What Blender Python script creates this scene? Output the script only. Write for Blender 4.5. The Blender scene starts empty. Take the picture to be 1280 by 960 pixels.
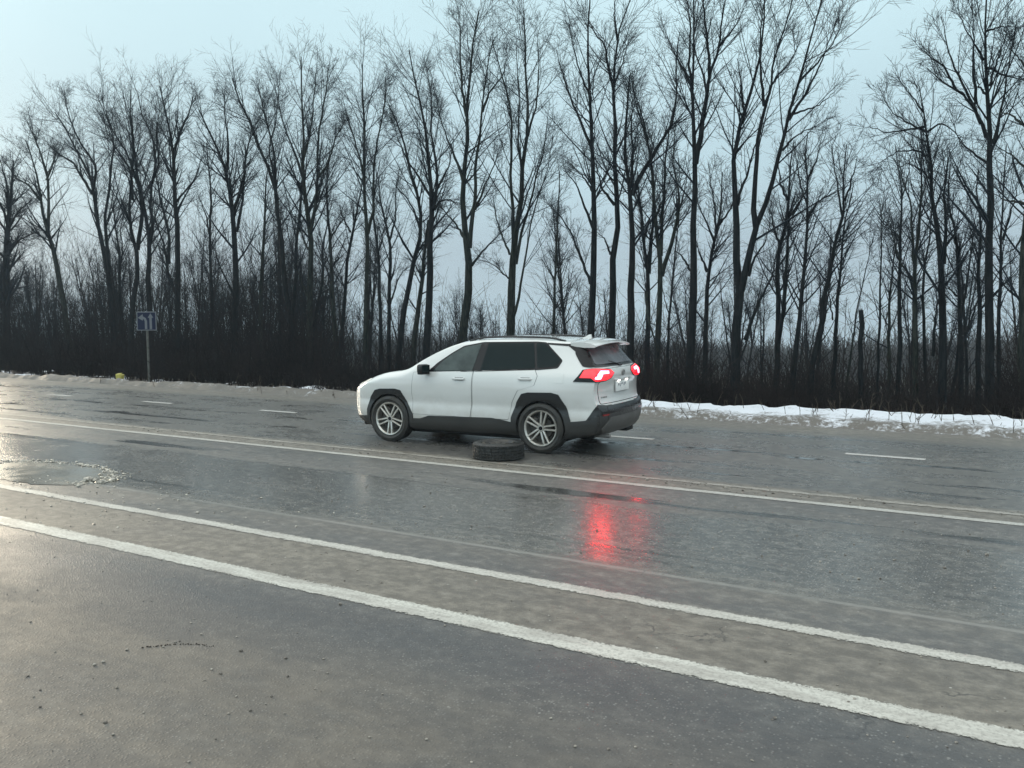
import bpy, bmesh, math, random
import numpy as np
from mathutils import Vector, Matrix, Euler
from mathutils.bvhtree import BVHTree
from mathutils.geometry import delaunay_2d_cdt
from mathutils import noise as mnoise
random.seed(7)
rng = np.random.default_rng(11)
SC = bpy.context.scene
COL = SC.collection
R = math.radians

# ------------------------------------------------------------------ camera
F, YAW, PITCH, ROLL, H = 1070.6, -0.54199, 0.07947, -0.00494, 1.99
def cam_axes():
    f = Vector((math.sin(YAW)*math.cos(PITCH), math.cos(YAW)*math.cos(PITCH), -math.sin(PITCH)))
    r = Vector((math.cos(YAW), -math.sin(YAW), 0)); u = r.cross(f)
    return r*math.cos(ROLL)+u*math.sin(ROLL), -r*math.sin(ROLL)+u*math.cos(ROLL), f
CR, CU, CF = cam_axes()
cd = bpy.data.cameras.new('camera'); cam = bpy.data.objects.new('camera', cd); COL.objects.link(cam)
cam.matrix_world = Matrix(((CR.x, CU.x, -CF.x, 0), (CR.y, CU.y, -CF.y, 0), (CR.z, CU.z, -CF.z, H), (0, 0, 0, 1)))
cd.sensor_width = 36; cd.lens = 36*F/1280; cd.clip_start = .1; cd.clip_end = 6000
SC.camera = cam

# ------------------------------------------------------------------ world, sun, exposure
SUN_EL, SUN_AZ = R(11), R(-72)      # azimuth measured from +Y towards +X
w = bpy.data.worlds.new('World'); SC.world = w; w.use_nodes = True
nt = w.node_tree; nt.nodes.clear()
def N(nt, t, **k):
    n = nt.nodes.new(t)
    for a, b in k.items(): setattr(n, a, b)
    return n
geo = N(nt, 'ShaderNodeTexCoord'); sep = N(nt, 'ShaderNodeSeparateXYZ'); nt.links.new(geo.outputs['Generated'], sep.inputs[0])
add = N(nt, 'ShaderNodeMath', operation='ADD'); nt.links.new(sep.outputs[2], add.inputs[0]); add.inputs[1].default_value = .03
mx = N(nt, 'ShaderNodeMath', operation='MAXIMUM'); nt.links.new(add.outputs[0], mx.inputs[0]); mx.inputs[1].default_value = .01
cmb = N(nt, 'ShaderNodeCombineXYZ'); nt.links.new(sep.outputs[0], cmb.inputs[0]); nt.links.new(sep.outputs[1], cmb.inputs[1]); nt.links.new(mx.outputs[0], cmb.inputs[2])
sky = N(nt, 'ShaderNodeTexSky'); sky.sky_type = 'NISHITA'; sky.sun_disc = False; sky.sun_elevation = SUN_EL; sky.sun_rotation = SUN_AZ
sky.air_density = 1; sky.dust_density = 3; sky.ozone_density = 2
nt.links.new(cmb.outputs[0], sky.inputs['Vector'])
ramp = N(nt, 'ShaderNodeValToRGB'); nt.links.new(mx.outputs[0], ramp.inputs[0])
cr = ramp.color_ramp; cr.interpolation = 'EASE'
stops = [(0.0, (.395, .485, .545)), (.09, (.45, .57, .645)), (.20, (.55, .735, .81)), (.36, (.66, .89, .96)), (.75, (1.35, 1.45, 1.45)), (1, (1.5, 1.58, 1.56))]
while len(cr.elements) < len(stops): cr.elements.new(.5)
for e, (p, c) in zip(cr.elements, stops): e.position = p; e.color = (*c, 1)
# soft unevenness of the cloud layer
nz = N(nt, 'ShaderNodeTexNoise'); nz.inputs['Scale'].default_value = 2.2; nz.inputs['Detail'].default_value = 3
nt.links.new(cmb.outputs[0], nz.inputs['Vector'])
mr = N(nt, 'ShaderNodeMapRange'); nt.links.new(nz.outputs[0], mr.inputs[0]); mr.inputs[1].default_value = .3; mr.inputs[2].default_value = .7; mr.inputs[3].default_value = 9.3; mr.inputs[4].default_value = 10.7
sc_ = N(nt, 'ShaderNodeVectorMath', operation='SCALE'); nt.links.new(ramp.outputs[0], sc_.inputs[0]); nt.links.new(mr.outputs[0], sc_.inputs[3])
dt = N(nt, 'ShaderNodeVectorMath', operation='DOT_PRODUCT'); nt.links.new(geo.outputs['Generated'], dt.inputs[0]); dt.inputs[1].default_value = (math.sin(R(-140)), math.cos(R(-140)), .1)
gl = N(nt, 'ShaderNodeMapRange'); gl.interpolation_type = 'SMOOTHSTEP'; nt.links.new(dt.outputs['Value'], gl.inputs[0]); gl.inputs[1].default_value = -.1; gl.inputs[2].default_value = 1; gl.inputs[3].default_value = 1; gl.inputs[4].default_value = 1.5
sc2 = N(nt, 'ShaderNodeVectorMath', operation='SCALE'); nt.links.new(sc_.outputs[0], sc2.inputs[0]); nt.links.new(gl.outputs[0], sc2.inputs[3]); sc_ = sc2
mix = N(nt, 'ShaderNodeMix', data_type='RGBA'); mix.inputs[0].default_value = .95
nt.links.new(sky.outputs[0], mix.inputs[6]); nt.links.new(sc_.outputs[0], mix.inputs[7])
bg = N(nt, 'ShaderNodeBackground'); bg.inputs[1].default_value = .1; nt.links.new(mix.outputs[2], bg.inputs[0])
out = N(nt, 'ShaderNodeOutputWorld'); nt.links.new(bg.outputs[0], out.inputs[0])
sd = bpy.data.lights.new('sun', 'SUN'); sd.energy = 2.0; sd.angle = R(18); sd.color = (1, .84, .62)
sun = bpy.data.objects.new('sun', sd); COL.objects.link(sun)
sdir = Vector((math.sin(SUN_AZ)*math.cos(SUN_EL), math.cos(SUN_AZ)*math.cos(SUN_EL), math.sin(SUN_EL)))
sun.rotation_euler = sdir.to_track_quat('Z', 'Y').to_euler(); sun.location = (0, 0, 40)
SC.view_settings.view_transform = 'Standard'; SC.view_settings.look = 'None'; SC.view_settings.gamma = 1
SC.view_settings.exposure = 0.0
SC.view_settings.use_curve_mapping = False
SC.cycles.max_bounces = 6; SC.cycles.volume_bounces = 0; SC.cycles.use_denoising = True

# ------------------------------------------------------------------ materials
def mat(name, col=(.5, .5, .5), rough=.5, metal=0, spec=.5, coat=0, emit=None, es=0):
    m = bpy.data.materials.new(name); m.use_nodes = True
    b = m.node_tree.nodes['Principled BSDF']
    b.inputs['Base Color'].default_value = (*col, 1); b.inputs['Roughness'].default_value = rough
    b.inputs['Metallic'].default_value = metal; b.inputs['Specular IOR Level'].default_value = spec
    b.inputs['Coat Weight'].default_value = coat; b.inputs['Coat Roughness'].default_value = .06
    if emit: b.inputs['Emission Color'].default_value = (*emit, 1); b.inputs['Emission Strength'].default_value = es
    return m
def L(m, a, b): m.node_tree.links.new(a, b)
def mathn(m, op, a, b=None, c=None, clamp=False):
    n = N(m.node_tree, 'ShaderNodeMath', operation=op); n.use_clamp = clamp
    for i, v in enumerate((a, b, c)):
        if v is None: continue
        if isinstance(v, (int, float)): n.inputs[i].default_value = v
        else: L(m, v, n.inputs[i])
    return n.outputs[0]
def maprange(m, v, a, b, c, d, smooth=True):
    n = N(m.node_tree, 'ShaderNodeMapRange'); n.interpolation_type = 'SMOOTHSTEP' if smooth else 'LINEAR'
    L(m, v, n.inputs[0])
    for i, x in enumerate((a, b, c, d)): n.inputs[i+1].default_value = x
    return n.outputs[0]
def coords(m, scale=(1, 1, 1)):
    t = N(m.node_tree, 'ShaderNodeTexCoord'); mp = N(m.node_tree, 'ShaderNodeMapping'); mp.inputs['Scale'].default_value = scale
    L(m, t.outputs['Object'], mp.inputs[0]); return mp.outputs[0]
def noisen(m, vec, scale, detail=3, rough=.5):
    n = N(m.node_tree, 'ShaderNodeTexNoise'); n.inputs['Scale'].default_value = scale; n.inputs['Detail'].default_value = detail
    n.inputs['Roughness'].default_value = rough; L(m, vec, n.inputs['Vector']); return n.outputs[0]
def mixc(m, f, a, b):
    n = N(m.node_tree, 'ShaderNodeMix', data_type='RGBA')
    if isinstance(f, (int, float)): n.inputs[0].default_value = f
    else: L(m, f, n.inputs[0])
    for i, v in ((6, a), (7, b)):
        if isinstance(v, tuple): n.inputs[i].default_value = (*v, 1)
        else: L(m, v, n.inputs[i])
    return n.outputs[2]
def bump(m, h, strength, dist):
    n = N(m.node_tree, 'ShaderNodeBump'); n.inputs['Strength'].default_value = strength; n.inputs['Distance'].default_value = dist
    L(m, h, n.inputs['Height']); L(m, n.outputs[0], m.node_tree.nodes['Principled BSDF'].inputs['Normal'])
def bsdf(m): return m.node_tree.nodes['Principled BSDF']
def mottle(m, ca, cb, scale, rough=None, b=None):
    v = coords(m); f = maprange(m, noisen(m, v, scale, 5, .6), .35, .65, 0, 1)
    L(m, mixc(m, f, ca, cb), bsdf(m).inputs['Base Color'])
    if rough: L(m, maprange(m, f, 0, 1, *rough), bsdf(m).inputs['Roughness'])
    if b: bump(m, noisen(m, v, b[0], 4), b[1], b[2])
    return m

# wet asphalt, everything in road coordinates (x along, y across, metres)
def make_asphalt():
    m = mat('wet_asphalt', (.05, .05, .05), .4)
    t = N(m.node_tree, 'ShaderNodeTexCoord'); s = N(m.node_tree, 'ShaderNodeSeparateXYZ'); L(m, t.outputs['Object'], s.inputs[0])
    y = s.outputs[1]; obj = t.outputs['Object']
    wob = maprange(m, noisen(m, coords(m, (.25, .25, 1)), 1.3, 3), 0, 1, -.12, .12, False)
    yw = mathn(m, 'ADD', y, wob)
    def band(c, hw, soft, src=yw):
        d = mathn(m, 'ABSOLUTE', mathn(m, 'SUBTRACT', src, c)); return maprange(m, d, hw, hw+soft, 1, 0)
    def mul(a, b): return mathn(m, 'MULTIPLY', a, b)
    def mxx(*a):
        r = a[0]
        for q in a[1:]: r = mathn(m, 'MAXIMUM', r, q)
        return r
    grain = noisen(m, obj, 70, 6, .75)
    grain2 = noisen(m, obj, 18, 5, .7)
    big = noisen(m, coords(m, (.18, .5, 1)), 1.2, 4, .6)
    mid = noisen(m, coords(m, (1, 1.3, 1)), 7, 6, .72)
    patch = noisen(m, coords(m, (.5, 1.0, 1)), 1.6, 5, .65)
    streak = noisen(m, coords(m, (.30, 2.2, 1)), 1.0, 4, .6)
    streak2 = noisen(m, coords(m, (.12, 5.0, 1)), 1.0, 4, .6)
    # chip-seal aggregate
    vor = N(m.node_tree, 'ShaderNodeTexVoronoi'); vor.inputs['Scale'].default_value = 55; L(m, obj, vor.inputs['Vector'])
    chip = maprange(m, vor.outputs['Distance'], .1, .5, 1, 0)
    chipv = N(m.node_tree, 'ShaderNodeSeparateColor'); L(m, vor.outputs['Color'], chipv.inputs[0])
    # sandy, muddy strips left by traffic between the line pairs
    sand = mxx(band(5.0, .36, .25), band(9.62, .22, .2), mul(band(2.0, 1.1, 1.0), .75), mul(band(6.1, .1, .3), .3), mul(band(15.2, .3, .5), .7))
    sand = mul(sand, maprange(m, patch, .3, .7, .55, 1))
    base = mixc(m, maprange(m, big, .35, .65, 0, 1), (.087, .080, .071), (.128, .117, .101))
    base = mixc(m, mul(maprange(m, grain2, .35, .7, 0, 1), .5), base, (.17, .165, .155))
    base = mixc(m, mul(maprange(m, grain, .45, .75, 0, 1), .55), base, (.19, .188, .18))
    base = mixc(m, maprange(m, mid, .42, .62, .55, 0), base, (.045, .046, .048))
    base = mixc(m, maprange(m, mid, .56, .70, 0, .4), base, (.24, .235, .22))
    lanes = mxx(band(7.6, 1.2, .35), band(3.2, 1.0, .3))
    spark = mul(mul(maprange(m, chipv.outputs[0], .60, .95, 0, 1), chip), mathn(m, 'ADD', mul(lanes, .85), .15))
    base = mixc(m, spark, base, (.34, .33, .31))
    base = mixc(m, mul(sand, .66), base, mixc(m, maprange(m, mid, .35, .65, 0, 1), (.115, .10, .078), (.225, .20, .16)))
    dash = noisen(m, coords(m, (.9, 3.0, 1)), 1.0, 4, .6)
    # pale seam line
    seam = mul(band(6.12, .012, .03, y), maprange(m, streak, .3, .6, .3, 1))
    base = mixc(m, mul(seam, .6), base, (.25, .24, .22))
    vc = N(m.node_tree, 'ShaderNodeTexVoronoi'); vc.feature = 'DISTANCE_TO_EDGE'; vc.inputs['Scale'].default_value = .55
    cw = N(m.node_tree, 'ShaderNodeVectorMath', operation='ADD'); L(m, coords(m, (.45, 1, 1)), cw.inputs[0]); cn = N(m.node_tree, 'ShaderNodeTexNoise'); cn.inputs['Scale'].default_value = 2.5; cn.inputs['Detail'].default_value = 5; L(m, obj, cn.inputs['Vector']); L(m, cn.outputs['Color'], cw.inputs[1]); L(m, cw.outputs[0], vc.inputs['Vector'])
    crack = mul(maprange(m, vc.outputs['Distance'], .002, .010, 1, 0), maprange(m, patch, .50, .60, 0, .75))
    base = mixc(m, crack, base, (.028, .027, .026))
    # dark, standing-water streaks in the ruts
    ds = mxx(mul(band(12.32, .03, .09), maprange(m, streak, .49, .57, 0, .95)),
             mul(band(11.05, .03, .10), maprange(m, streak, .47, .57, 0, .9)),
             mul(band(10.3, .05, .12), maprange(m, streak2, .55, .65, 0, .7)),
             mul(band(8.55, .07, .16), maprange(m, streak, .50, .60, 0, 1)),
             mul(band(8.1, .05, .12), maprange(m, streak2, .52, .64, 0, .7)),
             mul(band(12.2, .04, .10), maprange(m, dash, .53, .58, 0, 1)), mul(band(11.15, .04, .10), maprange(m, dash, .54, .59, 0, 1)), mul(band(13.9, .03, .08), maprange(m, dash, .53, .59, 0, .9)), mul(band(10.4, .03, .08), maprange(m, dash, .54, .60, 0, .9)),
             mul(band(13.6, .05, .12), maprange(m, streak, .55, .62, 0, .8)),
             mul(band(14.3, .05, .15), maprange(m, streak2, .55, .62, 0, .6)),
             mul(band(6.55, .05, .2), maprange(m, streak2, .50, .62, 0, .6)))
    base = mixc(m, mul(ds, .8), base, (.030, .030, .030))
    # bright chips / crumbs of grit
    v2 = N(m.node_tree, 'ShaderNodeTexVoronoi'); v2.inputs['Scale'].default_value = 11; L(m, obj, v2.inputs['Vector'])
    v2c = N(m.node_tree, 'ShaderNodeSeparateColor'); L(m, v2.outputs['Color'], v2c.inputs[0])
    crumb = mul(maprange(m, v2.outputs['Distance'], .05, .12, 1, 0), maprange(m, v2c.outputs[1], .86, .90, 0, 1))
    base = mixc(m, mul(crumb, .8), base, (.42, .41, .38))
    neard = mul(band(1.2, 2.9, .5), maprange(m, big, .30, .62, .35, .75))
    base = mixc(m, neard, base, (.040, .042, .046))
    muddy = mul(mul(band(2.3, .8, .9), maprange(m, patch, .36, .62, .1, .5)), maprange(m, s.outputs[0], -.5, -2.8, .25, 1))
    base = mixc(m, muddy, base, mixc(m, mid, (.105, .088, .068), (.19, .162, .126)))
    L(m, base, bsdf(m).inputs['Base Color'])
    # wetness -> gloss
    wet = mathn(m, 'ADD', mul(maprange(m, patch, .35, .65, 0, 1), .5), mul(band(7.15, .85, .35), .62))
    r = maprange(m, wet, 0, 1, .43, .17)
    r = mathn(m, 'ADD', r, mul(sand, .22)); r = mathn(m, 'SUBTRACT', r, mul(ds, .22)); r = mathn(m, 'ADD', r, mul(band(2.2, 1.6, 1), .10), None, True)
    r = mathn(m, 'SUBTRACT', r, mul(band(12.3, 2.4, .8), .11))
    r = mathn(m, 'ADD', r, mul(maprange(m, grain2, .4, .6, 0, 1), .05))
    L(m, r, bsdf(m).inputs['Roughness'])
    hgt = mathn(m, 'ADD', mul(grain, .5), mathn(m, 'ADD', mul(chip, .5), mul(grain2, .6)))
    hgt = mul(hgt, mathn(m, 'SUBTRACT', 1.0, mathn(m, 'MAXIMUM', mul(ds, .9), mul(band(7.15, .85, .35), .55))))
    bump(m, hgt, .45, .007)
    return m
M = {}
M['asphalt'] = make_asphalt()
def make_paint(name, wear, col=(.62, .61, .57), dirty=.4):
    m = mat(name, col, .5)
    v = coords(m); g = noisen(m, v, 38, 6, .75); g2 = noisen(m, coords(m, (.6, 3, 1)), 3, 4, .6)
    c = mixc(m, maprange(m, g2, .35, .7, 0, dirty), col, (.30, .28, .25))
    c = mixc(m, maprange(m, g, .46, .62, 0, .6), c, (.22, .21, .19))
    L(m, c, bsdf(m).inputs['Base Color'])
    # ragged, worn film: fades at its edges (uv.y) and in patches
    uv = N(m.node_tree, 'ShaderNodeUVMap'); s = N(m.node_tree, 'ShaderNodeSeparateXYZ'); L(m, uv.outputs[0], s.inputs[0])
    e = mathn(m, 'ABSOLUTE', mathn(m, 'SUBTRACT', s.outputs[1], .5))        # 0 centre .. .5 edge
    gg = mathn(m, 'ADD', mathn(m, 'MULTIPLY', noisen(m, v, 60, 5, .7), .6), mathn(m, 'MULTIPLY', noisen(m, v, 11, 4, .7), .4))
    lo = noisen(m, coords(m, (.5, 2, 1)), 2.2, 4, .65)
    a = mathn(m, 'ADD', e, mathn(m, 'MULTIPLY', mathn(m, 'SUBTRACT', gg, .5), 1.0+1.5*max(0, wear-.35))); a = mathn(m, 'ADD', a, mathn(m, 'MULTIPLY', mathn(m, 'SUBTRACT', lo, .5), .15+.9*max(0, wear-.3)))
    a = mathn(m, 'SUBTRACT', a, .455-(wear-.3)*.42)
    al = maprange(m, a, -.05, .05, 1, 0)
    L(m, al, bsdf(m).inputs['Alpha'])
    L(m, maprange(m, g, .3, .7, .35, .6), bsdf(m).inputs['Roughness'])
    return m
M['paint'] = make_paint('white_road_paint', .30, (.52, .51, .46), .8)
M['paint_worn'] = make_paint('worn_road_paint', .48, (.48, .465, .42), .6)
M['paint_faint'] = make_paint('faint_road_paint', .80, (.27, .25, .215), .7)
M['paint_c'] = make_paint('thin_road_paint', .35, (.42, .415, .38), .5)
M['paint_far'] = make_paint('lane_dash_paint', .25, (.48, .48, .46), .35)
M['soil'] = mottle(mat('leaf_litter', rough=.9), (.020, .016, .012), (.045, .034, .024), 3, None, (9, .6, .05))
def make_snow():
    m = mat('old_snow', (.8, .82, .85), .6)
    v = coords(m); s = N(m.node_tree, 'ShaderNodeSeparateXYZ'); t = N(m.node_tree, 'ShaderNodeTexCoord'); L(m, t.outputs['Object'], s.inputs[0])
    n1 = noisen(m, v, 2.2, 6, .7); n2 = noisen(m, v, 14, 5, .7)
    # traffic grit: nearest the carriageway and everywhere along the thin left-hand part
    near = maprange(m, s.outputs[1], 15.7, 17.2, 1, 0)
    left = maprange(m, s.outputs[0], -12.5, -7.5, .34, 0)
    d = mathn(m, 'ADD', mathn(m, 'MULTIPLY', near, .9), mathn(m, 'MULTIPLY', left, 1.0))
    d = mathn(m, 'ADD', d, mathn(m, 'MULTIPLY', mathn(m, 'SUBTRACT', n1, .5), 2.6))
    d = mathn(m, 'ADD', d, mathn(m, 'MULTIPLY', mathn(m, 'SUBTRACT', n2, .5), 2.2))
    f = maprange(m, d, .15, .95, 0, 1)
    L(m, mixc(m, f, (.66, .69, .74), (.12, .11, .095)), bsdf(m).inputs['Base Color'])
    bump(m, n2, .5, .03)
    return m
M['snow'] = make_snow()
def make_bark(name='dark_wet_bark', ca=(.005, .007, .009), cb=(.016, .018, .019)):
    m = mat(name, (.03, .03, .03), .9, 0, .1)
    n = noisen(m, coords(m, (6, 6, 1.2)), 3, 5, .6)
    L(m, mixc(m, maprange(m, n, .35, .65, 0, 1), ca, cb), bsdf(m).inputs['Base Color'])
    bump(m, n, .6, .02); return m
M['bark'] = make_bark(); M['bark_grey'] = make_bark('grey_green_bark', (.010, .014, .013), (.034, .038, .032))
M['twig'] = mat('twig_bark', (.012, .018, .025), .85, 0, .1)
M['brush'] = mottle(mat('dark_brush', rough=.9, spec=.1), (.008, .0065, .006), (.020, .0155, .014), .7)
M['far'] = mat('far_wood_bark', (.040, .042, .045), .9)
M['weed'] = mat('dry_stalk', (.06, .046, .030), .9)
# car
M['white'] = mat('white_car_paint', (.78, .78, .75), .3, 0, .5, 1)
def road_film(m, clean, dirt, z0, z1):
    v = coords(m); s = N(m.node_tree, 'ShaderNodeSeparateXYZ'); t = N(m.node_tree, 'ShaderNodeTexCoord'); L(m, t.outputs['Object'], s.inputs[0])
    n = noisen(m, v, 3.5, 5, .65)
    z = mathn(m, 'ADD', s.outputs[2], mathn(m, 'MULTIPLY', mathn(m, 'SUBTRACT', n, .5), .5))
    f = maprange(m, z, z0, z1, .62, .02)
    L(m, mixc(m, f, clean, dirt), bsdf(m).inputs['Base Color'])
    L(m, maprange(m, f, 0, .5, .22, .55), bsdf(m).inputs['Roughness']); return m
road_film(M['white'], (.67, .67, .65), (.30, .265, .215), .20, .85)
M['black'] = road_film(mat('black_plastic_trim', (.03, .03, .03), .5), (.014, .015, .016), (.058, .053, .045), .1, .8)
M['gloss'] = mat('black_gloss_trim', (.008, .008, .009), .2, 0, .25, 0)
M['under'] = mat('underbody', (.012, .012, .012), .9)
M['glass_dark'] = mat('tinted_glass', (.003, .011, .012), .05, 0, .12)
M['glass'] = mottle(mat('door_glass', (.10, .12, .12), .06, 0, .35), (.014, .026, .025), (.050, .072, .068), 2.5)
M['rear_glass'] = mottle(mat('dirty_rear_glass', (.05, .05, .055), .25, 0, .5), (.06, .06, .07), (.11, .11, .125), 4)
M['tyre'] = mottle(mat('tyre_rubber', (.02, .02, .02), .7), (.013, .013, .012), (.04, .037, .032), 6, (.5, .8))
M['tyre_wet'] = mottle(mat('wet_tyre_rubber', (.02, .02, .02), .45), (.009, .009, .0085), (.022, .021, .019), 9, (.32, .6), (60, .5, .006))
M['alloy'] = mottle(mat('dusty_alloy', (.6, .58, .54), .35, .85), (.78, .76, .71), (.60, .56, .50), 8)
M['alloy_dark'] = mat('dark_alloy_pocket', (.05, .045, .04), .5, .3)
M['steel'] = mottle(mat('rusty_steel_rim', (.05, .05, .05), .55, .4), (.04, .04, .042), (.085, .075, .062), 10)
M['silver'] = mat('silver_trim', (.32, .31, .30), .4, .6)
M['skid'] = road_film(mat('grey_skid_trim', (.15, .15, .15), .45), (.08, .08, .08), (.12, .11, .095), .1, .9)
M['plate'] = mottle(mat('number_plate', (.85, .86, .84), .4), (.88, .88, .86), (.80, .80, .78), 30)
M['ink'] = mat('plate_ink', (.30, .31, .34), .5)
M['red'] = mat('red_lens_lit', (.35, .01, .01), .2, 0, .5, .5, (1, .012, .03), 1.5)
M['red_hot'] = mat('tail_lamp_glow', (.9, .2, .15), .3, 0, .5, 0, (1, .012, .02), 120)
M['lens'] = mat('headlight_lens', (.75, .75, .72), .12, 0, .5, .5, (1, .95, .85), .5)
M['plate_lamp'] = mat('plate_lamp', (1, 1, 1), .3, 0, .5, 0, (1, .96, .88), 6)
M['pole'] = mottle(mat('galvanised_pole', (.3, .3, .28), .6, .3), (.09, .09, .08), (.15, .15, .135), 5)
M['sign_blue'] = mat('sign_blue', (.012, .017, .045), .6, 0, .2)
M['sign_white'] = mat('sign_white', (.15, .16, .175), .6, 0, .2)
M['yellow'] = mottle(mat('yellow_card', (.6, .52, .08), .6), (.40, .36, .08), (.30, .26, .05), 8)
M['lamp_far'] = mat('far_lamp_glow', (1, 1, 1), .3, 0, .5, 0, (.95, .97, 1), 9)
M['puddle'] = mottle(mat('muddy_puddle', (.08, .07, .055), .12), (.12, .108, .086), (.16, .145, .115), 1.2, (.16, .30))
M['slush'] = mottle(mat('dirty_slush', (.4, .38, .33), .35), (.16, .145, .12), (.62, .58, .50), 18, (.25, .6))
M['stone'] = mottle(mat('road_gravel', (.2, .19, .17), .7), (.07, .06, .05), (.34, .31, .27), 14)

# ------------------------------------------------------------------ mesh helpers
def link(name, me, m=None, parent=None, loc=None):
    o = bpy.data.objects.new(name, me); COL.objects.link(o)
    if m is not None:
        for mm in (m if isinstance(m, (list, tuple)) else [m]): me.materials.append(mm)
    if parent: o.parent = parent
    if loc: o.location = loc
    return o
def tag(o, label=None, cat=None, group=None, kind=None):
    for k, v in (('label', label), ('category', cat), ('group', group), ('kind', kind)):
        if v: o[k] = v
    return o
def empty(name, loc=(0, 0, 0), rz=0):
    o = bpy.data.objects.new(name, None); COL.objects.link(o); o.location = loc; o.rotation_euler = (0, 0, rz); o.empty_display_size = .3; return o
def pymesh(name, v, f, smooth=True, sharp=None):
    me = bpy.data.meshes.new(name); me.from_pydata([tuple(p) for p in v], [], [tuple(q) for q in f]); me.update()
    if smooth: me.shade_smooth()
    if sharp and smooth: me.set_sharp_from_angle(angle=R(sharp))
    return me
def npmesh(name, V, Q, smooth=True):
    me = bpy.data.meshes.new(name); V = np.asarray(V, np.float32); Q = np.asarray(Q, np.int32)
    k = Q.shape[1]; me.vertices.add(len(V)); me.vertices.foreach_set('co', V.ravel())
    me.loops.add(Q.size); me.loops.foreach_set('vertex_index', Q.ravel())
    me.polygons.add(len(Q)); me.polygons.foreach_set('loop_start', np.arange(0, Q.size, k, dtype=np.int32))
    me.polygons.foreach_set('loop_total', np.full(len(Q), k, np.int32))
    me.update(calc_edges=True)
    if smooth: me.shade_smooth()
    return me
def tubes(P, Rd, n):
    """P (N,K,3), Rd (N,K) -> verts, quads of open n-sided tubes"""
    N_, K, _ = P.shape
    T = np.gradient(P, axis=1); T /= np.linalg.norm(T, axis=2, keepdims=True)+1e-9
    ref = np.tile(np.array([.31, .95, .05]), (N_, 1)); 
    U = np.cross(T, ref[:, None, :]); U /= np.linalg.norm(U, axis=2, keepdims=True)+1e-9
    W = np.cross(T, U)
    a = np.arange(n)*2*np.pi/n
    V = P[:, :, None, :]+Rd[:, :, None, None]*(np.cos(a)[None, None, :, None]*U[:, :, None, :]+np.sin(a)[None, None, :, None]*W[:, :, None, :])
    idx = np.arange(N_*K*n).reshape(N_, K, n)
    A = idx[:, :-1, :]; B = np.roll(A, -1, 2); D = idx[:, 1:, :]; C = np.roll(D, -1, 2)
    return V.reshape(-1, 3), np.stack([A, B, C, D], -1).reshape(-1, 4)
class Acc:
    def __init__(s): s.V = []; s.Q = []; s.n = 0
    def add(s, V, Q):
        s.V.append(V); s.Q.append(Q+s.n); s.n += len(V)
    def mesh(s, name): return npmesh(name, np.concatenate(s.V), np.concatenate(s.Q))
def rod(me_acc, a, b, r0, r1=None, n=8):
    P = np.array([[a, b]], float); V, Q = tubes(P, np.array([[r0, r0 if r1 is None else r1]]), n); me_acc.add(V, Q)
def bm_box(bm, c, s, rot=None, bev=0):
    r = bmesh.ops.create_cube(bm, size=1); vs = r['verts']
    mt = Matrix.Translation(c) @ (rot.to_matrix().to_4x4() if rot else Matrix()) @ Matrix.Diagonal((*s, 1))
    bmesh.ops.transform(bm, matrix=mt, verts=vs)
    if bev:
        es = list({e for v in vs for e in v.link_edges}); bmesh.ops.bevel(bm, geom=es, offset=bev, segments=3, affect='EDGES', profile=.5)
def bm_cyl(bm, a, b, r0, r1=None, n=16, caps=True):
    a = Vector(a); b = Vector(b); d = b-a; r = bmesh.ops.create_cone(bm, cap_ends=caps, segments=n, radius1=r0, radius2=r0 if r1 is None else r1, depth=d.length)
    bmesh.ops.transform(bm, matrix=Matrix.Translation((a+b)/2) @ d.to_track_quat('Z', 'Y').to_matrix().to_4x4(), verts=r['verts'])
def bm_obj(name, bm, m, parent=None, smooth=True, sharp=35, loc=None):
    bmesh.ops.recalc_face_normals(bm, faces=bm.faces)
    me = bpy.data.meshes.new(name); bm.to_mesh(me); bm.free()
    if smooth: me.shade_smooth(); me.set_sharp_from_angle(angle=R(sharp))
    return link(name, me, m, parent, loc)
def lathe(prof, n=48, axis='Y'):
    """prof list of (r, a) with a along axis; returns verts, faces"""
    V = []; Fc = []
    for i in range(n):
        c, s = math.cos(2*math.pi*i/n), math.sin(2*math.pi*i/n)
        for r, a in prof: V.append((r*c, a, r*s) if axis == 'Y' else (r*c, r*s, a))
    k = len(prof)
    for i in range(n):
        j = (i+1) % n
        for q in range(k-1): Fc.append((i*k+q, i*k+q+1, j*k+q+1, j*k+q))
    return V, Fc

# ------------------------------------------------------------------ pixel -> world (tracing helper for the trees' real positions)
def ray(px, py):
    d = CF*F+CR*(px-640)+CU*(480-py); return d
def at_plane_y(px, py, Y):
    d = ray(px, py); t = Y/d.y; return np.array([d.x*t, Y, H+d.z*t])

# ------------------------------------------------------------------ ground
def fbm(x, y, s=1.0, o=4):
    return mnoise.fractal(Vector((x*s, y*s, 3.7)), 1.0, 2.0, o)
def terrain(x, y):
    if y < -13: return -.10-.10*min(1, (-13-y)/6)+.03*fbm(x, y, .3)
    if y < 15.9: return -.10
    if y < 18.9: return -.05+.05*fbm(x, y, .8)
    d = y-18.9
    z = -.05-1.15*(1-math.exp(-d/3.2))-.052*d*min(1, d/12)
    return z+.14*min(1, d/3)*fbm(x, y, .35)
def axis_vals(segs):
    out_ = []
    for a, b, st in segs: out_ += list(np.arange(a, b, st))
    return out_+[segs[-1][1]]
xs = axis_vals([(-1500, -400, 100), (-400, -100, 15), (-100, 30, 1.0), (30, 100, 5), (100, 400, 30), (400, 1500, 100)])
ys = axis_vals([(-600, -200, 50), (-200, -20, 12), (-20, 15, 3), (15, 30, .5), (30, 90, 2.5), (90, 400, 15), (400, 1500, 100)])
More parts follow.
